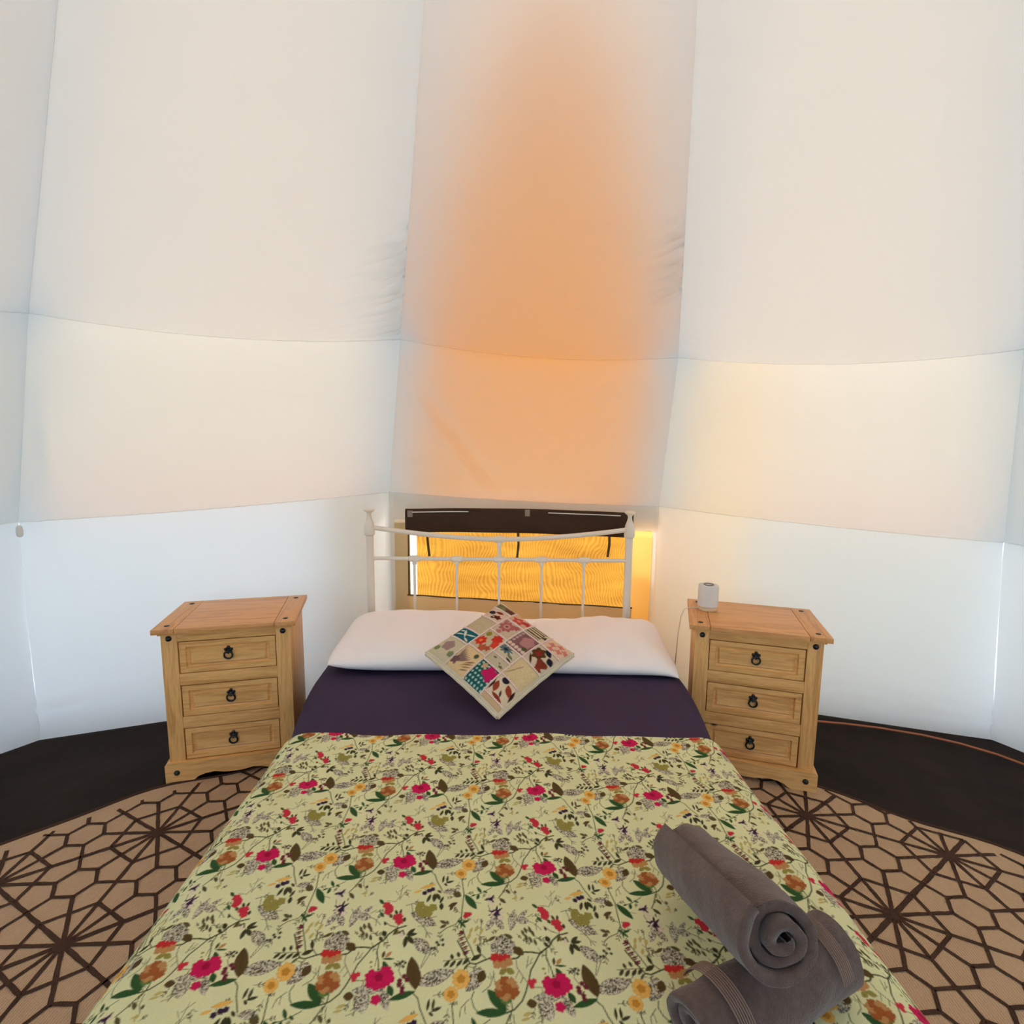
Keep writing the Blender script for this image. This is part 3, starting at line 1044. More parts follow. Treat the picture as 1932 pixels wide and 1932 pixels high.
def drape(S, Y, hw, rc, ztop, flare):
    """cover lying on the bed: S is the length of cloth from the bed's centre line"""
    a = np.abs(S)
    arc = rc * PI / 2
    flat = np.minimum(a, hw - rc)
    th_ = np.clip((a - (hw - rc)) / rc, 0, PI / 2)
    down = np.maximum(a - (hw - rc) - arc, 0)
    x = flat + rc * np.sin(th_) + down * flare
    z = ztop - rc * (1 - np.cos(th_)) - down * math.sqrt(1 - flare * flare)
    return np.sign(S) * x, z


def sm(a, b, t):
    t = np.clip((t - a) / (b - a), 0, 1)
    return t * t * (3 - 2 * t)


# purple duvet
S, Y = np.meshgrid(np.linspace(-1.06, 1.06, 240), np.linspace(0.66, 2.60, 200))
HW = 0.722 + 0.078 * sm(1.55, 2.15, Y)
RC = 0.10 + 0.02 * sm(1.5, 2.2, Y)
X, Z = drape(S, Y, HW, RC, 0.452, 0.10)
P = np.stack([X + xc(Y), Y, Z], -1)
P[..., 2] += 0.006 * wob(P * np.array([1, 1, 0.2]), 5.0, 2) - 0.03 * sm(2.40, 2.62, Y)
P[..., 2] = np.maximum(P[..., 2], 0.03)
P[..., 0] += np.sign(S) * 0.010 * np.clip((0.42 - P[..., 2]) / 0.2, 0, 1) * np.sin(Y * 14 + 1)
dv = grid_mesh('duvet', P, M['duvet'])
tag(dv, 'plain dark purple duvet showing between pillows and floral bedspread', 'duvet')

# floral bedspread: a printed repeat, colours stored on the woven mesh
FLORAL = '''lt16.6,-333,-499,-384,-615;lt17.5,-322,-505,-277,-608;lt12.2,-360,-500,-274,-495;lt20.1,-233,-612,-202,-424;lt21.9,-209,-498,-114,-528;lt10.5,-183,-504,-117,-419;lt28.0,131,-462,307,-571;lt28.0,180,-674,293,-793;lt21.0,-117,-1060,42,-1040;lt33.2,-74,-1041,-27,-1194;lt21.0,38,-1029,100,-1166;bt21.0,-281,-735;bt14.0,-306,-749;bt14.9,-246,-746;lt33.2,225,-998,440,-915;lt33.2,-484,-1050,-404,-897;lt19.2,320,-267,431,-244;lt10.5,-401,-337,-328,-308;ss2.6,-553,-693,-512,-781,-471,-862,-439,-869,-390,-842,-356,-825,-316,-816;ss2.8,-232,-823,-197,-812,-161,-766,-115,-760,-63,-763,-28,-726,0,-698,18,-657,59,-608,119,-580;ss2.3,-63,-763,-94,-830,-122,-886,-137,-956,-157,-1030,-178,-1085,-221,-1140,-262,-1163,-316,-1177;ss1.9,-23,-725,-28,-795,-8,-849,6,-913;ss2.3,-471,-862,-497,-888,-509,-927;ss1.9,222,-56,253,-89,273,-155,300,-212,317,-251;ss1.9,-558,-124,-536,-274,-540,-408,-542,-569;ss1.6,-546,-498,-572,-557,-628,-589,-662,-626;ss1.8,-247,-172,-277,-257,-306,-315;sg1.4,-351,-208,-419,-266,-486,-299;sg1.6,-442,-1048,-454,-1092,-439,-1143,-415,-1173;ss1.8,-238,-1084,-234,-1141,-249,-1208;so1.2,-19,-679,-69,-649,-133,-592;so1.1,271,-776,244,-886;so1.1,296,-775,248,-892;so1.2,-114,-521,-78,-540,-43,-580;so1.1,-78,-540,-70,-588;so1.1,-123,-485,-89,-454;sk0.9,44,-212,43,-355;sk0.9,27,-278,73,-210;sk0.9,31,-309,5,-271;sk0.9,44,-347,81,-250;sk0.9,80,-258,107,-265;sk0.9,-40,-368,20,-372,41,-316;sk1.2,94,-405,140,-380;sk1.1,128,-388,143,-454;sk1.2,236,-596,261,-642,277,-667;sk1.1,253,-622,252,-669;sk1.1,263,-629,286,-640;so1.1,259,-504,303,-494;sk1.1,-132,-795,-146,-875;sk0.9,-124,-838,-108,-800;sk0.9,-140,-857,-109,-831;so1.2,-207,-818,-199,-879,-167,-935,-183,-976;so1.1,-167,-935,-145,-968;so0.9,-190,-896,-211,-949;so1.1,-336,-911,-330,-980,-316,-984;so1.2,-331,-928,-354,-1009,-395,-1050;sk0.9,-354,-964,-369,-948;sk0.9,-355,-929,-345,-969;so1.2,-109,-994,-66,-991,-64,-1024;sk0.9,-18,-788,-21,-891;sk1.2,-90,-1143,-70,-1177,-81,-1207;sk1.1,-82,-1163,-97,-1184;sk1.1,133,-858,121,-912,145,-956;sk0.9,124,-888,151,-863;sk0.9,119,-894,107,-871;so1.2,-413,-533,-416,-617,-424,-685,-408,-717;so1.1,-417,-589,-443,-598;sk1.1,-444,-549,-435,-512;sk0.9,-450,-542,-461,-521;sp1.1,-372,-382,-360,-442;so0.9,-462,-356,-417,-369;sk1.1,-252,-457,-231,-492;so1.2,-230,-171,-220,-237,-187,-291;ss1.4,-26,-551,19,-583,60,-594;ss1.2,68,-566,65,-621;ss1.6,-433,-738,-411,-794,-381,-829;so1.1,-83,-128,-76,-211;so0.9,-116,-214,-81,-195;so1.2,-468,-1098,-507,-1148,-513,-1204;so1.1,-490,-1126,-482,-1182;lg22.8,-368,-1032,-264,-1158;lg16.6,-428,-1176,-262,-1163;lh12.2,-298,-1098,-233,-1089;lg14.0,94,-1103,235,-1044;lw28.9,182,-813,230,-1031;lw12.2,246,-910,231,-1039;lg18.4,-530,-281,-446,-424;lo17.5,-589,-285,-556,-275;ld8.7,131,-653,179,-600;ld8.4,131,-657,197,-639;ld10.8,131,-660,130,-751;ld11.5,138,-660,182,-719;ld5.2,96,-646,78,-627;lg8.7,-89,-360,-53,-399;lg8.4,-63,-471,-34,-516;ld7.0,30,-446,48,-489;ld6.3,69,-437,64,-488;ld7.9,100,-507,101,-550;lo8.7,1,-485,19,-520;ld12.2,-18,-626,2,-672;ld8.7,-35,-680,-6,-705;ld6.3,-20,-550,-12,-585;lo7.0,-149,-574,-132,-625;lo7.0,-122,-562,-106,-613;lo7.0,-105,-592,-89,-643;lo7.0,-146,-629,-130,-678;lo7.0,-121,-644,-105,-693;lo7.0,-93,-659,-78,-708;lo7.0,-166,-596,-149,-646;ld10.5,-467,-844,-406,-800;ld8.7,-433,-725,-414,-797;lw19.2,-389,-908,-416,-991;lo7.9,-373,-702,-322,-659;lo9.6,-275,-642,-219,-669;lw19.2,-220,-738,-157,-784;lk3.5,-316,-658,-319,-698;lv12.2,-302,-932,-263,-894;lv14.0,-268,-895,-215,-915;lg10.8,21,-853,54,-913;lg5.2,13,-838,87,-834;lw7.0,13,-835,18,-780;lq7.7,28,-828,62,-783;lw17.5,-156,-1103,-98,-1091;lg14.0,77,-1010,111,-1078;lg5.2,61,-898,35,-864;ld10.8,269,-278,271,-364;ld10.5,280,-277,309,-342;ld8.1,245,-288,224,-370;ld7.0,331,-306,310,-376;ld10.5,322,-368,326,-435;lw10.5,368,-403,427,-361;lw8.7,398,-371,384,-439;ld7.0,284,-245,314,-275;ld6.3,317,-93,312,-170;ld6.3,343,-91,341,-168;ld7.0,390,-144,334,-172;ld6.3,347,-200,323,-173;lo15.8,391,-278,449,-298;lo8.7,-254,-223,-229,-270;lo7.0,-197,-235,-192,-268;lo9.8,-300,-315,-258,-367;lo3.5,-295,-361,-295,-392;lg8.4,-450,-202,-419,-266;lg8.7,-436,-275,-446,-332;lg5.2,-486,-299,-459,-281;lg6.3,-408,-241,-379,-264;lg7.0,-563,-521,-540,-548;lg7.0,-540,-548,-488,-523;lg6.3,-541,-541,-509,-588;lg3.9,-540,-548,-538,-597;lo8.7,324,-529,373,-553;lo8.1,330,-590,371,-560;lo6.3,367,-526,382,-560;ld7.7,416,-792,427,-834;ld7.7,453,-777,464,-819;ld7.7,489,-769,500,-811;ld7.7,412,-835,379,-887;ld7.7,446,-838,411,-891;ld7.7,485,-833,450,-885;ld7.7,522,-822,486,-874;so1.2,372,-843,531,-824;lm4.5,484,-621,439,-644;lm3.5,478,-640,447,-657;lm4.5,491,-660,447,-683;lm3.5,485,-679,454,-695;lm4.5,504,-699,459,-721;lm3.5,497,-717,467,-733;lm4.5,516,-733,472,-754;lm3.5,510,-751,480,-766;lm4.5,526,-767,483,-788;lm3.5,520,-784,490,-799;lm8.7,456,-610,480,-641;ss1.8,474,-595,488,-654,528,-748,555,-826;ly7.0,533,-585,516,-639;ly7.0,567,-569,550,-624;ly7.0,598,-594,580,-648;ly7.0,523,-632,506,-686;ly7.0,560,-669,544,-722;bk3.0,322,-704;bk3.0,355,-685;bk3.0,361,-723;bk3.0,313,-746;bk3.0,334,-722;bk3.0,295,-750;bk2.6,122,-865;bk2.6,144,-884;bk2.6,104,-872;bk2.6,152,-857;bk2.6,134,-849;bm4.4,160,-949;bm4.4,178,-971;bm4.4,138,-1006;bm4.4,159,-1027;bm4.4,137,-979;bm4.4,161,-1049;bv9.1,187,-395;bv9.1,231,-434;bv9.1,269,-416;bv9.1,205,-472;bv9.1,243,-469;bv9.1,183,-437;br8.1,-22,-420;br8.1,-7,-441;br8.1,-14,-464;br8.1,-32,-409;br7.7,46,-511;br7.7,66,-531;br7.7,63,-503;br7.7,70,-545;bP11.9,-24,-961;bP11.9,-19,-994;bP11.9,13,-1003;bP11.9,47,-984;bP11.9,58,-944;bP11.9,48,-931;bP11.9,16,-970;bP11.9,68,-966;bQ7.0,16,-964;bP8.4,24,-1105;br6.3,-126,-967;br4.5,-106,-954;br4.5,-122,-989;br6.3,-506,-473;br4.2,-488,-468;br4.2,-517,-489;bq9.1,-222,-1015;bn9.1,-238,-1050;bq9.1,-271,-1061;bn9.1,-298,-1039;bq9.1,-298,-1000;bn9.1,-270,-974;bq9.1,-236,-981;bn8.7,-262,-1017;bn7.0,-213,-1034;bR8.1,-329,-820;bR8.1,-296,-824;bR8.1,-262,-819;bR8.1,-316,-844;bR8.1,-277,-835;bq7.3,-316,-868;bq7.3,-277,-865;bq7.3,-247,-845;bY7.3,-488,-967;bY6.3,-546,-1065;bY7.3,-497,-998;bY6.3,-553,-1087;bY7.3,-521,-1007;bY6.3,-570,-1093;bY7.3,-541,-987;bY6.3,-585,-1079;bY7.3,-544,-953;bY6.3,-587,-1056;bY7.3,-525,-929;bY6.3,-574,-1040;bY7.3,-501,-936;bY6.3,-556,-1044;bz7.3,-517,-968;bz6.3,-567,-1066;lY10.8,167,-237,270,-185;lY7.0,128,-283,182,-252;bp5.2,227,-253;bp5.2,201,-279;bp5.2,251,-239;lc5.2,-322,-458,-268,-454;lp5.2,-322,-458,-281,-500;lp5.2,-322,-458,-313,-525;lc5.2,-322,-458,-349,-520;lp5.2,-322,-458,-373,-485;lp5.2,-322,-458,-373,-437;lc5.2,-322,-458,-350,-398;lp5.2,-322,-458,-313,-387;lp5.2,-322,-458,-280,-409;bp7.9,-325,-458;lc4.5,-360,-486,-322,-439;bc5.6,-295,-504;lc4.9,-353,-326,-314,-323;lp4.9,-353,-326,-333,-369;lc4.9,-353,-326,-372,-371;lp4.9,-353,-326,-392,-328;lc4.9,-353,-326,-373,-282;lp4.9,-353,-326,-334,-280;bp4.5,-356,-326;bc4.5,-344,-372;by3.5,-193,-308;ly3.1,-205,-316,-183,-346;ly3.1,-222,-325,-193,-308;ly7.0,-178,-176,-131,-148;ly5.2,-190,-202,-138,-182;bv5.2,67,-634;lw7.0,69,-607,49,-662;bc4.5,103,-652;sk2.4,76,-640,104,-618,116,-651;lv5.2,-58,-870,-38,-863;lv4.5,-46,-904,-35,-892'''
TA, TB = np.array([0.3165, -0.013]), np.array([-0.0075, 0.26])
PW, PH = 640, 526                                     # about half a millimetre for each cell of the repeat
mmx, mmy = 316.5 / PW, 260.0 / PH
tile = np.zeros((PH, PW, 3), np.float32)
yy, xx = np.mgrid[0:PH, 0:PW]
pat = 0.5 + 0.25 * np.sin(xx * 2 * PI / PW * 2 + 1) + 0.25 * np.sin(yy * 2 * PI / PH * 1 + xx * 2 * PI / PW)
base = np.array(lin(226, 225, 174)[:3])
tile[:] = base * (0.95 + 0.08 * pat[..., None])
PAL = {k: np.array(lin(*c)[:3]) for k, c in dict(s=(62, 70, 36), g=(48, 84, 42), h=(92, 124, 62), o=(92, 80, 46), d=(62, 60, 34), w=(88, 68, 34), v=(150, 140, 66),
       k=(66, 60, 46), p=(58, 34, 62), c=(232, 212, 192), m=(112, 36, 50), P=(206, 24, 84), Q=(162, 14, 60), r=(204, 50, 66), R=(200, 48, 44), n=(160, 90, 44), q=(190, 138, 82),
       Y=(238, 184, 92), z=(202, 140, 48), y=(198, 178, 100)).items()}
PAL_T = (np.array(lin(72, 58, 44)[:3]), np.array(lin(228, 220, 190)[:3]))
hsh = rng.rand(PH, PW).astype(np.float32)
kern = sum(np.roll(np.roll(hsh, i, 0), j, 1) for i in range(4) for j in range(4)) / 16
stip = np.clip((kern - 0.5) * 12 + 0.45, 0, 1)


def paint(cx, cy, rad, fn):
    """fn(px, py in mm) -> coverage and colour"""
    x0, x1 = int((cx - rad) / mmx) - 2, int((cx + rad) / mmx) + 3
    y0, y1 = int((cy - rad) / mmy) - 2, int((cy + rad) / mmy) + 3
    gx, gy = np.meshgrid(np.arange(x0, x1), np.arange(y0, y1))
    cov, colr = fn(gx * mmx, gy * mmy, gx % PW, gy % PH)
    ix, iy = gx % PW, gy % PH
    c3 = np.clip(cov, 0, 1)[..., None]
    tile[iy, ix] = tile[iy, ix] * (1 - c3) + colr * c3


def seg_dist(px, py, a, b):
    dx, dy = b[0] - a[0], b[1] - a[1]
    t = np.clip(((px - a[0]) * dx + (py - a[1]) * dy) / (dx * dx + dy * dy + 1e-9), 0, 1)
    return np.hypot(px - a[0] - t * dx, py - a[1] - t * dy), t


# small sketched twigs scattered between the flowers
items = FLORAL.split(';')
for _ in range(46):
    tx, ty, ta = rng.rand(), rng.rand(), rng.uniform(0, 2 * PI)
    ln = rng.uniform(0.025, 0.06)
    ex, ey = tx + ln * math.cos(ta), ty + ln * math.sin(ta) * 1.2
    mx_, my_ = (tx + ex) / 2, (ty + ey) / 2
    seq = ['sk0.9,%d,%d,%d,%d' % (tx * 1000, ty * 1000, ex * 1000, ey * 1000)]
    for da in (0.7, -0.7):
        for bx, by, kk in ((mx_, my_, 0.55), (ex, ey, 0.4)):
            seq.append('lo2.6,%d,%d,%d,%d' % (bx * 1000, by * 1000, (bx + ln * kk * math.cos(ta + da)) * 1000, (by + ln * kk * 1.2 * math.sin(ta + da)) * 1000))
    items = seq + items
for item in items:
    kind, c, rest = item[0], item[1], item[2:].split(',')
    w = float(rest[0])
    q = [int(v) / 1000 for v in rest[1:]]
    pts_ = [(q[i] * 316.5, q[i + 1] * 260.0) for i in range(0, len(q), 2)]

    def colour(px, py, ix, iy, edge):
        if c == 't':
            s_ = stip[iy, ix][..., None]
            colr = PAL_T[0] * (1 - s_) + PAL_T[1] * s_
            return colr * (1 - 0.45 * edge[..., None])
        n_ = hsh[iy, ix][..., None]
        return PAL[c] * (0.82 + 0.36 * n_) * (1 - 0.25 * edge[..., None])

    if kind == 's':
        for a, b in zip(pts_[:-1], pts_[1:]):
            def fn(px, py, ix, iy):
                d, t = seg_dist(px, py, a, b)
                return (w * 0.55 - d) / 0.7 + 0.5, colour(px, py, ix, iy, np.zeros_like(d))
            paint((a[0] + b[0]) / 2, (a[1] + b[1]) / 2, math.hypot(a[0] - b[0], a[1] - b[1]) / 2 + w, fn)
    elif kind == 'l':
        a, b = pts_
        L_ = math.hypot(a[0] - b[0], a[1] - b[1]) + 1e-6

        def fn(px, py, ix, iy):
            dx, dy = (b[0] - a[0]) / L_, (b[1] - a[1]) / L_
            t = ((px - a[0]) * dx + (py - a[1]) * dy) / L_
            s_ = -(px - a[0]) * dy + (py - a[1]) * dx
            hw = w * 0.42 * np.sin(PI * np.clip(t, 0, 1)) ** 0.8
            d = hw - np.abs(s_)
            inside = ((t > 0) & (t < 1))
            vein = np.exp(-(s_ / 0.6) ** 2) * (w > 9)
            edge = np.clip(1 - d / 1.2, 0, 1) * 0.8 + (0.5 * vein if c != 't' else 0)
            return np.where(inside, d / 0.7 + 0.5, 0), colour(px, py, ix, iy, edge)
        paint((a[0] + b[0]) / 2, (a[1] + b[1]) / 2, L_ / 2 + w / 2, fn)
    else:
        a = pts_[0]

        def fn(px, py, ix, iy):
            an = np.arctan2(py - a[1], px - a[0])
            d = np.hypot(px - a[0], py - a[1])
            r_ = w * (1 + 0.10 * np.sin(5 * an + a[0]) + 0.06 * np.sin(9 * an))
            edge = np.clip((d / w - 0.6) * 1.4, 0, 1) * 0.7
            return (r_ - d) / 0.8 + 0.5, colour(px, py, ix, iy, edge)
        paint(a[0], a[1], w * 1.3, fn)

n_s, n_y = 980, 620
S, Y = np.meshgrid(np.linspace(-0.98, 0.98, n_s), np.linspace(0.60, 1.632, n_y))
Yw = Y + (0.010 * np.sin(S * 7 + 1) + 0.006 * np.sin(S * 19)) * sm(1.3, 1.63, Y)
X, Z = drape(S, Y, 0.750 - 0.012 * sm(0.7, 1.6, Y), 0.105, 0.4665, 0.13)
P = np.stack([X + xc(Y), Yw, Z], -1)
P[..., 2] += 0.0045 * wob(P * np.array([1, 1, 0.2]), 7.0, 4) + 0.002 * wob(P * np.array([1, 1, 0.2]), 21.0, 1)
P[..., 0] += np.sign(S) * 0.012 * np.clip((0.42 - P[..., 2]) / 0.2, 0, 1) * np.sin(Y * 13)
P[..., 2] -= 0.011 * sm(1.622, 1.632, Y)
uvx, uvy = S + xc(Y), Y
inv = np.linalg.inv(np.stack([TA, TB], 1))
du, dv_ = uvx - 0.074, uvy - 1.069
tu = (inv[0, 0] * du + inv[0, 1] * dv_) % 1.0
tv_ = (inv[1, 0] * du + inv[1, 1] * dv_) % 1.0
# average the print over the area of one weave cell
colr = np.zeros(P.shape, np.float32)
offs = (-0.33, 0.0, 0.33)
for ox in offs:
    for oy in offs:
        iu = ((tu + ox * 0.0020 / 0.3165) * PW).astype(int) % PW
        iv = ((tv_ + oy * 0.0017 / 0.26) * PH).astype(int) % PH
        colr += tile[iv, iu] / 9
bs = grid_mesh('bedspread', P, M['floral'], None, None, False, colr)
tag(bs, 'pale green cotton bedspread printed with pink and yellow flowers', 'bedspread')

# ------------------------------------------------------------------ pillows
def pillow(name, cx, cy, cz, a, b, th_, tilt, rz, seed, droop, dent):
    n = 80
    g = np.sin(np.linspace(-PI / 2, PI / 2, n))
    U, V = np.meshgrid(g, g)
    prof = (np.clip(1 - np.abs(U) ** 3.2, 0, 1) ** 0.5) * (np.clip(1 - np.abs(V) ** 3.4, 0, 1) ** 0.5)
    x = U * a * (1 - 0.05 * np.abs(V) ** 5) * (1 - 0.02 * (1 - V ** 2))
    y = V * b * (1 - 0.06 * np.abs(U) ** 5) * (1 - 0.03 * (1 - U ** 2))
    base_ = np.stack([x, y, 0 * x], -1)
    wr = 0.008 * wob(base_, 9.0, seed) + (0.004 + 0.003 * (dent > 0)) * wob(base_, 24.0, seed + 2)
    wr = wr - 0.006 * np.clip(np.sin(base_[..., 0] * 30 + base_[..., 1] * 14 + seed), 0.5, 1) * np.abs(U) ** 2
    up = th_ * prof * (1 - dent * np.exp(-((U + 0.25) / 0.3) ** 2) * sm(-0.6, 0.9, V))
    lo_ = -th_ * 0.85 * prof
    z_edge = -droop * (np.abs(U) ** 6) * (0.5 - 0.5 * V)
    Tp = np.stack([x, y, up + wr * np.clip(prof * 1.5, 0, 1) + z_edge], -1)
    Bt = np.stack([x, y, lo_ + z_edge - 0.002], -1)
    full = np.concatenate([Tp, Bt[::-1]], 0)
    full = np.concatenate([full, full[:1]], 0)
    R = (Matrix.Rotation(rz, 3, 'Z') @ Matrix.Rotation(tilt, 3, 'X'))
    Rn = np.array(R)
    o = grid_mesh(name, full @ Rn.T, M['pillow'])
    o.location = (cx, cy, cz)
    return o


pa = pillow('pillow', -0.400, 2.335, 0.518, 0.375, 0.270, 0.070, 0.06, 0.02, 0, 0.0, 0.0)
tag(pa, 'plump white bed pillow at the left under the headboard', 'pillow', 'white bed pillows')
pb = pillow('pillow', 0.350, 2.325, 0.508, 0.365, 0.270, 0.062, 0.05, -0.03, 3, 0.03, 0.25)
tag(pb, 'creased white bed pillow at the right under the headboard', 'pillow', 'white bed pillows')

# ------------------------------------------------------------------ patchwork cushion
tilt = 0.425
Xv, Yd = Vector((1, 0, 0)), Vector((0, math.cos(tilt), math.sin(tilt)))
ev, gv = (Xv - Yd).normalized(), (Xv + Yd).normalized()
nv_ = ev.cross(gv).normalized()
cm = Matrix.Identity(4)
for i, c_ in enumerate((ev, gv, nv_)):
    for r_ in range(3): cm[r_][i] = c_[r_]
cu = empty('patchwork_cushion')
cu.matrix_world = Matrix.Translation((-0.042, 1.955, 0.603)) @ cm
tag(cu, 'square patchwork cushion of embroidered scraps leaning on the pillows', 'cushion')
HS = 0.200


def cush(s, t, off=0.0):
    """height of the cushion's upper face at s, t in -1..1"""
    pr = (np.clip(1 - np.abs(s) ** 2.2, 0, 1) ** 0.5) * (np.clip(1 - np.abs(t) ** 2.2, 0, 1) ** 0.5)
    return 0.010 + 0.042 * pr + off


def cpos(s, t):
    x = s * HS * (1 - 0.03 * (1 - t ** 2))
    y = t * HS * (1 - 0.03 * (1 - s ** 2))
    return x, y


n = 50
U, V = np.meshgrid(np.linspace(-1, 1, n), np.linspace(-1, 1, n))
x, y = cpos(U, V)
Tp = np.stack([x, y, cush(U, V)], -1)
Bt = np.stack([x, y, -0.010 - 0.030 * (cush(U, V) - 0.010) / 0.042], -1)
full = np.concatenate([Tp, Bt[::-1]], 0)
full = np.concatenate([full, full[:1]], 0)
cbody = grid_mesh('cushion_body', full, M['cushion'], cu)
ends_l = MB()
for sgn in (-1, 1):
    for fixed in (0, 1):
        line = []
        for q in np.linspace(-1, 1, 24):
            s_, t_ = (sgn, q) if fixed == 0 else (q, sgn)
            px, py = cpos(s_, t_)
            line.append((px, py, 0.001 * math.sin(q * 20)))
        ends_l.tube(line, 0.0085, 8)
ends_l.build('cushion_edge', M['cushion'], cu)

L3 = lambda *c: np.array(lin(*c)[:3])


def disc(P2, cx, cy, r, wv=0.0, k=5):
    an = np.arctan2(P2[..., 1] - cy, P2[..., 0] - cx)
    return np.clip((r * (1 + wv * np.sin(k * an)) - np.hypot(P2[..., 0] - cx, P2[..., 1] - cy)) / 0.035 + 0.5, 0, 1)[..., None]


def leafm(P2, a, b, w):
    a, b = np.array(a), np.array(b)
    L_ = np.linalg.norm(b - a)
    d = (b - a) / L_
    q = P2 - a
    t = (q @ d) / L_
    s_ = np.abs(q[..., 1] * d[0] - q[..., 0] * d[1])
    return np.where((t > 0) & (t < 1), np.clip((w * np.sin(PI * np.clip(t, 0, 1)) - s_) / 0.03 + 0.5, 0, 1), 0)[..., None]


def over(img, m, c):
    return img * (1 - m) + np.array(c) * m


def draw(kind, P2):
    sh = P2.shape[:2]
    rn = rng.rand(*sh)[..., None]
    cream = L3(226, 206, 176)
    one = np.ones(sh + (3,))
    if kind == 'lilac':
        im = one * L3(206, 192, 158)
        im = over(im, disc(P2, .45, .6, .24, .1), L3(160, 130, 122)); im = over(im, disc(P2, .15, .3, .12), L3(118, 128, 84)); im = over(im, disc(P2, .85, .35, .13, .1), L3(120, 130, 92))
    elif kind == 'teal':
        im = one * L3(28, 96, 108)
        for a, b in (((.0, .3), (.5, .5)), ((.3, .9), (.6, .3)), ((.5, .5), (1, .8)), ((.6, .3), (.9, .1)), ((.1, .7), (.35, .75))): im = over(im, leafm(P2, a, b, .06), L3(214, 214, 196))
    elif kind == 'beige':
        im = one * L3(198, 180, 146) * (0.92 + .14 * rn)
    elif kind == 'leafdark':
        im = one * L3(222, 192, 168)
        im = over(im, disc(P2, .25, .55, .17), L3(36, 34, 50)); im = over(im, leafm(P2, (.35, .7), (.75, .85), .12), L3(120, 48, 34)); im = over(im, disc(P2, .7, .35, .17, .2), L3(108, 34, 28))
        im = over(im, leafm(P2, (.3, .4), (.9, .25), .03), L3(60, 32, 26)); im = over(im, disc(P2, .5, .18, .08), L3(60, 28, 30))
    elif kind == 'greenbit':
        im = one * L3(128, 124, 86) * (0.6 + .7 * rn); im = over(im, disc(P2, .8, .5, .3, .2), L3(104, 56, 48))
    elif kind == 'branch':
        im = one * L3(222, 190, 142)
        for k in range(7): im = over(im, leafm(P2, (.2 + .02 * k, .28), (.1 + .1 * k, .9 - .05 * k), .035), L3(128, 102, 96))
        im = over(im, disc(P2, .16, .3, .16, .2), L3(118, 84, 84)); im = over(im, disc(P2, .75, .8, .1), L3(78, 90, 62)); im = over(im, leafm(P2, (.5, .2), (.9, .6), .06), L3(196, 160, 110))
        for k in range(4): im = over(im, leafm(P2, (.6, .1 + .1 * k), (.95, .25 + .12 * k), .02), L3(110, 80, 60))
    elif kind == 'roses':
        im = one * L3(198, 182, 148)
        im = over(im, disc(P2, .22, .38, .22, .12, 7), L3(214, 54, 34)); im = over(im, disc(P2, .7, .8, .22, .12, 7), L3(206, 52, 40)); im = over(im, disc(P2, .85, .55, .18, .1), L3(212, 66, 46))
        im = over(im, disc(P2, .55, .15, .17, .2), L3(186, 88, 60)); im = over(im, disc(P2, .75, .25, .12, .2), L3(176, 84, 56)); im = over(im, disc(P2, .2, .8, .12), L3(140, 128, 44)); im = over(im, disc(P2, .22, .38, .07), L3(232, 130, 70))
    elif kind == 'lacepink':
        im = one * L3(206, 184, 156)
        im = over(im, disc(P2, .4, .6, .33, .14, 8), L3(178, 98, 96)); im = over(im, disc(P2, .4, .6, .15), L3(206, 150, 138)); im = over(im, disc(P2, .4, .6, .07), L3(120, 70, 74))
        im = over(im, disc(P2, .75, .85, .15, .2), L3(176, 92, 96)); im = over(im, disc(P2, .12, .9, .12), L3(184, 110, 104)); im = over(im, disc(P2, .35, .12, .13, .2), L3(188, 118, 108))
    elif kind == 'redbloom':
        im = one * L3(218, 172, 140)
        im = over(im, disc(P2, .45, .4, .3, .2, 5), L3(200, 84, 74)); im = over(im, disc(P2, .8, .6, .2, .2, 5), L3(188, 64, 64)); im = over(im, disc(P2, .45, .4, .1), L3(228, 140, 110))
    elif kind == 'polka':
        im = one * L3(24, 86, 84)
        for i in range(6):
            for j in range(6): im = over(im, disc(P2, .08 + .17 * i + .05 * (j % 2), .06 + .17 * j, .045), L3(176, 206, 190))
        im = over(im, disc(P2, .72, .72, .3, .2, 4), L3(196, 28, 92)); im = over(im, disc(P2, .3, .85, .13, .2), L3(196, 160, 120))
    elif kind == 'greyspot':
        im = one * L3(198, 184, 152); im = over(im, disc(P2, .3, .7, .08, .3), L3(100, 92, 74)); im = over(im, disc(P2, .8, .3, .1, .3), L3(96, 90, 66)); im = over(im, disc(P2, .65, .5, .06, .3), L3(120, 110, 80))
    elif kind == 'blueflower':
        im = one * L3(206, 192, 160)
        im = over(im, disc(P2, .3, .7, .3, .25, 9), L3(92, 112, 116)); im = over(im, disc(P2, .3, .7, .11), L3(34, 44, 60)); im = over(im, leafm(P2, (.5, .5), (.9, .3), .1), L3(120, 122, 96)); im = over(im, leafm(P2, (.6, .2), (.95, .05), .08), L3(70, 70, 44))
    elif kind == 'lacepearl':
        im = one * L3(138, 92, 92) * (0.7 + .5 * rn)
        im = over(im, disc(P2, .65, .65, .3, .1), L3(182, 126, 124))
        for i in range(5): im = over(im, disc(P2, .12 + .19 * i, .16, .085), L3(226, 198, 176))
        for i in range(4): im = over(im, disc(P2, .12, .4 + .17 * i, .07), L3(196, 160, 150))
        im = over(im, disc(P2, .8, .3, .1), L3(76, 84, 52))
    elif kind == 'stripes':
        im = one * L3(212, 196, 160)
        st_ = (np.sin(P2[..., 1] * 30) > -0.2)[..., None] * (P2[..., 0] < .8)[..., None]
        im = over(im, st_ * (0.6 + .4 * (rn > .3)), L3(74, 62, 38)); im = over(im, disc(P2, .9, .5, .12, .4), L3(66, 56, 44))
    elif kind == 'tan':
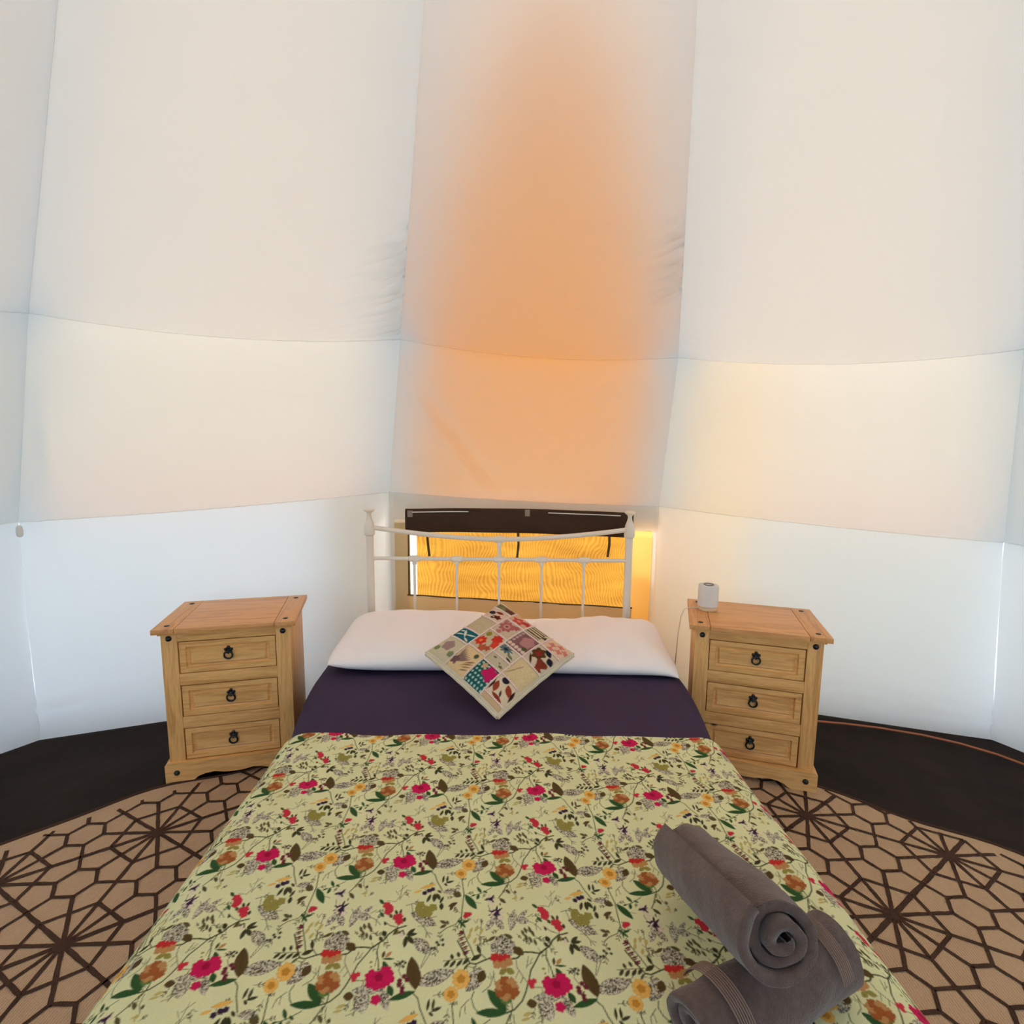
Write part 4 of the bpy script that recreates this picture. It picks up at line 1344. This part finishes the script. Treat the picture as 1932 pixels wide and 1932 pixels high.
        im = one * L3(210, 176, 136) * (0.93 + .12 * rn)
    elif kind == 'redleaf':
        im = one * L3(222, 200, 170)
        im = over(im, disc(P2, .35, .9, .16), L3(40, 36, 46)); im = over(im, leafm(P2, (.15, .7), (.3, .15), .13), L3(150, 62, 36)); im = over(im, leafm(P2, (.55, .85), (.9, .45), .14), L3(152, 64, 38))
        im = over(im, leafm(P2, (.25, .12), (.85, .06), .09), L3(140, 56, 36)); im = over(im, leafm(P2, (.5, .45), (.65, .15), .05), L3(66, 40, 30)); im = over(im, leafm(P2, (.9, .9), (.98, .3), .06), L3(60, 30, 26)); im = over(im, leafm(P2, (.02, .7), (.06, .1), .06), L3(70, 34, 26))
    elif kind == 'scratch':
        im = one * L3(216, 192, 146) * (0.95 + .08 * rn)
        for k in range(5): im = over(im, leafm(P2, (.05 + .06 * k, .1 + .12 * k), (.2 + .05 * k, .3 + .12 * k), .018), L3(150, 124, 90))
    elif kind == 'bigflower':
        im = one * L3(214, 192, 166)
        im = over(im, disc(P2, .3, .6, .28, .15, 6), L3(92, 58, 26)); im = over(im, disc(P2, .3, .6, .12, .3, 4), L3(150, 40, 32)); im = over(im, leafm(P2, (.35, .98), (.75, .8), .11), L3(34, 32, 44)); im = over(im, leafm(P2, (.7, .75), (1.0, .55), .13), L3(34, 32, 46))
        im = over(im, disc(P2, .72, .3, .22, .2, 3), L3(132, 54, 34)); im = over(im, leafm(P2, (.05, .4), (.45, .0), .05), L3(60, 34, 26)); im = over(im, leafm(P2, (.6, .0), (.95, .1), .1), L3(140, 56, 34))
    else:
        im = one * L3(226, 190, 160)
        for q in ((.3, .5), (.6, .75), (.7, .35), (.4, .15), (.9, .6)): im = over(im, disc(P2, q[0], q[1], .14, .3, 4), L3(212, 124, 112))
    return im * (0.92 + .14 * rn)


# four strips; each patch: end of its span along the strip, print
strips = [
    (-0.982, -0.47, [(0.28, 'lilac'), (0.45, 'teal'), (0.70, 'beige'), (0.89, 'leafdark'), (1.0, 'greenbit')]),
    (-0.455, 0.02, [(0.30, 'branch'), (0.59, 'roses'), (0.83, 'lacepink'), (1.0, 'redbloom')]),
    (0.035, 0.50, [(0.27, 'polka'), (0.40, 'greyspot'), (0.55, 'blueflower'), (0.82, 'lacepearl'), (1.0, 'stripes')]),
    (0.515, 0.982, [(0.06, 'tan'), (0.28, 'redleaf'), (0.55, 'scratch'), (0.82, 'bigflower'), (1.0, 'pinkspot')]),
]
trim_paths = []
for s0, s1, pats in strips:
    t0 = 0.0
    for t1, kind in pats:
        m = 40
        a, b = np.meshgrid(np.linspace(0, 1, m), np.linspace(0, 1, m))
        s_ = s0 + (s1 - s0) * a
        t_ = -0.982 + 1.964 * (t0 + 0.006 + (t1 - t0 - 0.012) * b)
        x, y = cpos(s_, t_)
        puff = 0.0022 * (np.clip(1 - np.abs(2 * a - 1) ** 4, 0, 1) * np.clip(1 - np.abs(2 * b - 1) ** 4, 0, 1)) ** 0.5
        z = cush(s_, t_, 0.0006) + puff
        img = draw(kind, np.stack([a, b], -1))
        grid_mesh('patch', np.stack([x, y, z], -1), M['patch'], cu, None, False, img)
        if t1 < 0.99: trim_paths.append(((s0, -0.982 + 1.964 * t1), (s1, -0.982 + 1.964 * t1)))
        t0 = t1
for s in (-0.4625, 0.0275, 0.5075):
    trim_paths.append(((s, -0.982), (s, 0.982)))
for (sa, ta), (sb, tb) in trim_paths:
    L_ = math.hypot(sb - sa, tb - ta) * HS
    n = max(4, int(L_ / 0.0034))
    pts_, rs = [], []
    for i in range(n + 1):
        q = i / n
        s_, t_ = sa + (sb - sa) * q, ta + (tb - ta) * q
        x, y = cpos(np.array(s_), np.array(t_))
        z = float(cush(np.array(s_), np.array(t_), 0.0030))
        side = 0.0016 * (1 if i % 2 else -1)
        if abs(sb - sa) < 1e-6: x = x + side
        else: y = y + side
        pts_.append((float(x), float(y), z))
        rs.append(0.0040 if i % 2 else 0.0024)
    MB().tube(pts_, rs, 6).build('braid_trim', M['braid'], cu)

# ------------------------------------------------------------------ rolled towels
def towel(name, p0, p1, R, turns, seed, phase, flat=0.93, core=0.012, creases=False):
    """roll around the axis p0 -> p1; p1 is the end with the visible coil"""
    p0, p1 = Vector(p0), Vector(p1)
    ax = (p1 - p0)
    L_ = ax.length
    ax.normalize()
    sx_ = ax.cross(Vector((0, 0, 1))).normalized()
    up_ = sx_.cross(ax).normalized()
    na, nl = int(48 * turns), 60
    thv = np.linspace(0, turns * 2 * PI, na)
    pitch = (R - core) / turns
    rc_ = core + pitch * thv / (2 * PI)
    thick = pitch * 0.80
    q = np.linspace(0, 1, nl)
    TH_, Q = np.meshgrid(thv, q)
    RC_ = rc_ * (1 + 0.035 * np.sin(2 * thv + seed) + 0.03 * np.sin(3.3 * thv + 1.7 * seed) * (rc_ < R * 0.8))
    RC_ = np.broadcast_to(RC_, TH_.shape)
    # ends: each turn pushes out or in a little, edges rounded
    endo = 0.010 * np.sin(TH_ * 0.31 + seed) + 0.007 * np.sin(TH_ * 0.83 + 2 * seed)
    cone = 0.020 * (1 - RC_ / R)

    def surf(r, shrink):
        x = r * np.cos(TH_ + phase)
        z = r * np.sin(TH_ + phase) * flat
        l = Q * L_
        edge0 = np.exp(-Q * 25)
        edge1 = np.exp(-(1 - Q) * 25)
        l = l + edge1 * (endo - cone * 0.6 - shrink) - edge0 * (endo * 0.2 - cone * 0.3 - shrink)
        pt = np.stack([x, l, z], -1)
        nn = 0.0022 * wob(pt, 38.0, seed) + 0.0010 * wob(pt, 120.0, seed + 1) + 0.0030 * wob(pt, 14.0, seed + 2)
        side = np.clip(-x / np.maximum(r, 1e-4), 0, 1) if creases else 0.0
        if creases: nn = nn - 0.0055 * side * np.exp(-((Q - 0.55) / 0.25) ** 2) * (0.5 + 0.5 * np.sin(Q * 75 + 2 * z / R)) * (r > R * 0.8)
        f = 1 + nn / np.maximum(r, 0.02) * 1.0
        x, z = x * f, z * f
        bulge = 1 + 0.03 * np.sin(PI * Q)
        x, z = x * bulge, z * bulge
        return (np.array(p0)[None, None] + x[..., None] * np.array(sx_) + l[..., None] * np.array(ax) + z[..., None] * np.array(up_))
    outer_ = surf(RC_, 0.0)
    rim1 = surf(RC_ - thick * 0.15, -0.003)
    inner_ = surf(np.maximum(RC_ - thick, 0.003), 0.002)
    full = np.concatenate([outer_, rim1[-1:], inner_[::-1], rim1[:1] * 0.5 + inner_[:1] * 0.5, outer_[:1]], 0)
    o = grid_mesh(name, full, M['towel'])
    return o, dict(p0=p0, ax=ax, sx=sx_, up=up_, L=L_)


t1_, f1 = towel('rolled_towel', (0.384, 1.038, 0.546), (0.417, 0.706, 0.672), 0.074, 2.8, 1, 2.2, creases=True)
tag(t1_, 'rolled taupe bath towel lying on top, coil end facing the viewer', 'towel', 'rolled towels on the bedspread')
t2_, f2 = towel('rolled_towel', (0.575, 0.838, 0.530), (0.285, 0.695, 0.530), 0.064, 2.9, 4, -0.9)
tag(t2_, 'rolled taupe towel underneath the other, pointing across the bed', 'towel', 'rolled towels on the bedspread')


def band(fr, o, R, flat, qs, a0, a1, extra=0.0035):
    """woven dobby ribs round a roll"""
    for q in qs:
        pts_ = []
        for a in np.linspace(a0, a1, 30):
            b = 1 + 0.03 * math.sin(PI * q)
            pos = fr['p0'] + fr['ax'] * (q * fr['L']) + fr['sx'] * ((R * b + extra) * math.cos(a)) + fr['up'] * ((R * b + extra) * math.sin(a) * flat)
            pts_.append(pos[:])
        MB().tube(pts_, 0.0013, 5).build('dobby_rib', M['towel_band'], o)


band(f2, t2_, 0.064, 0.93, [0.12 + 0.013 * i for i in range(7)], 0.2, 2.9, 0.0015)
band(f2, t2_, 0.064, 0.93, [0.80 + 0.013 * i for i in range(7)], 0.2, 2.9, 0.0015)
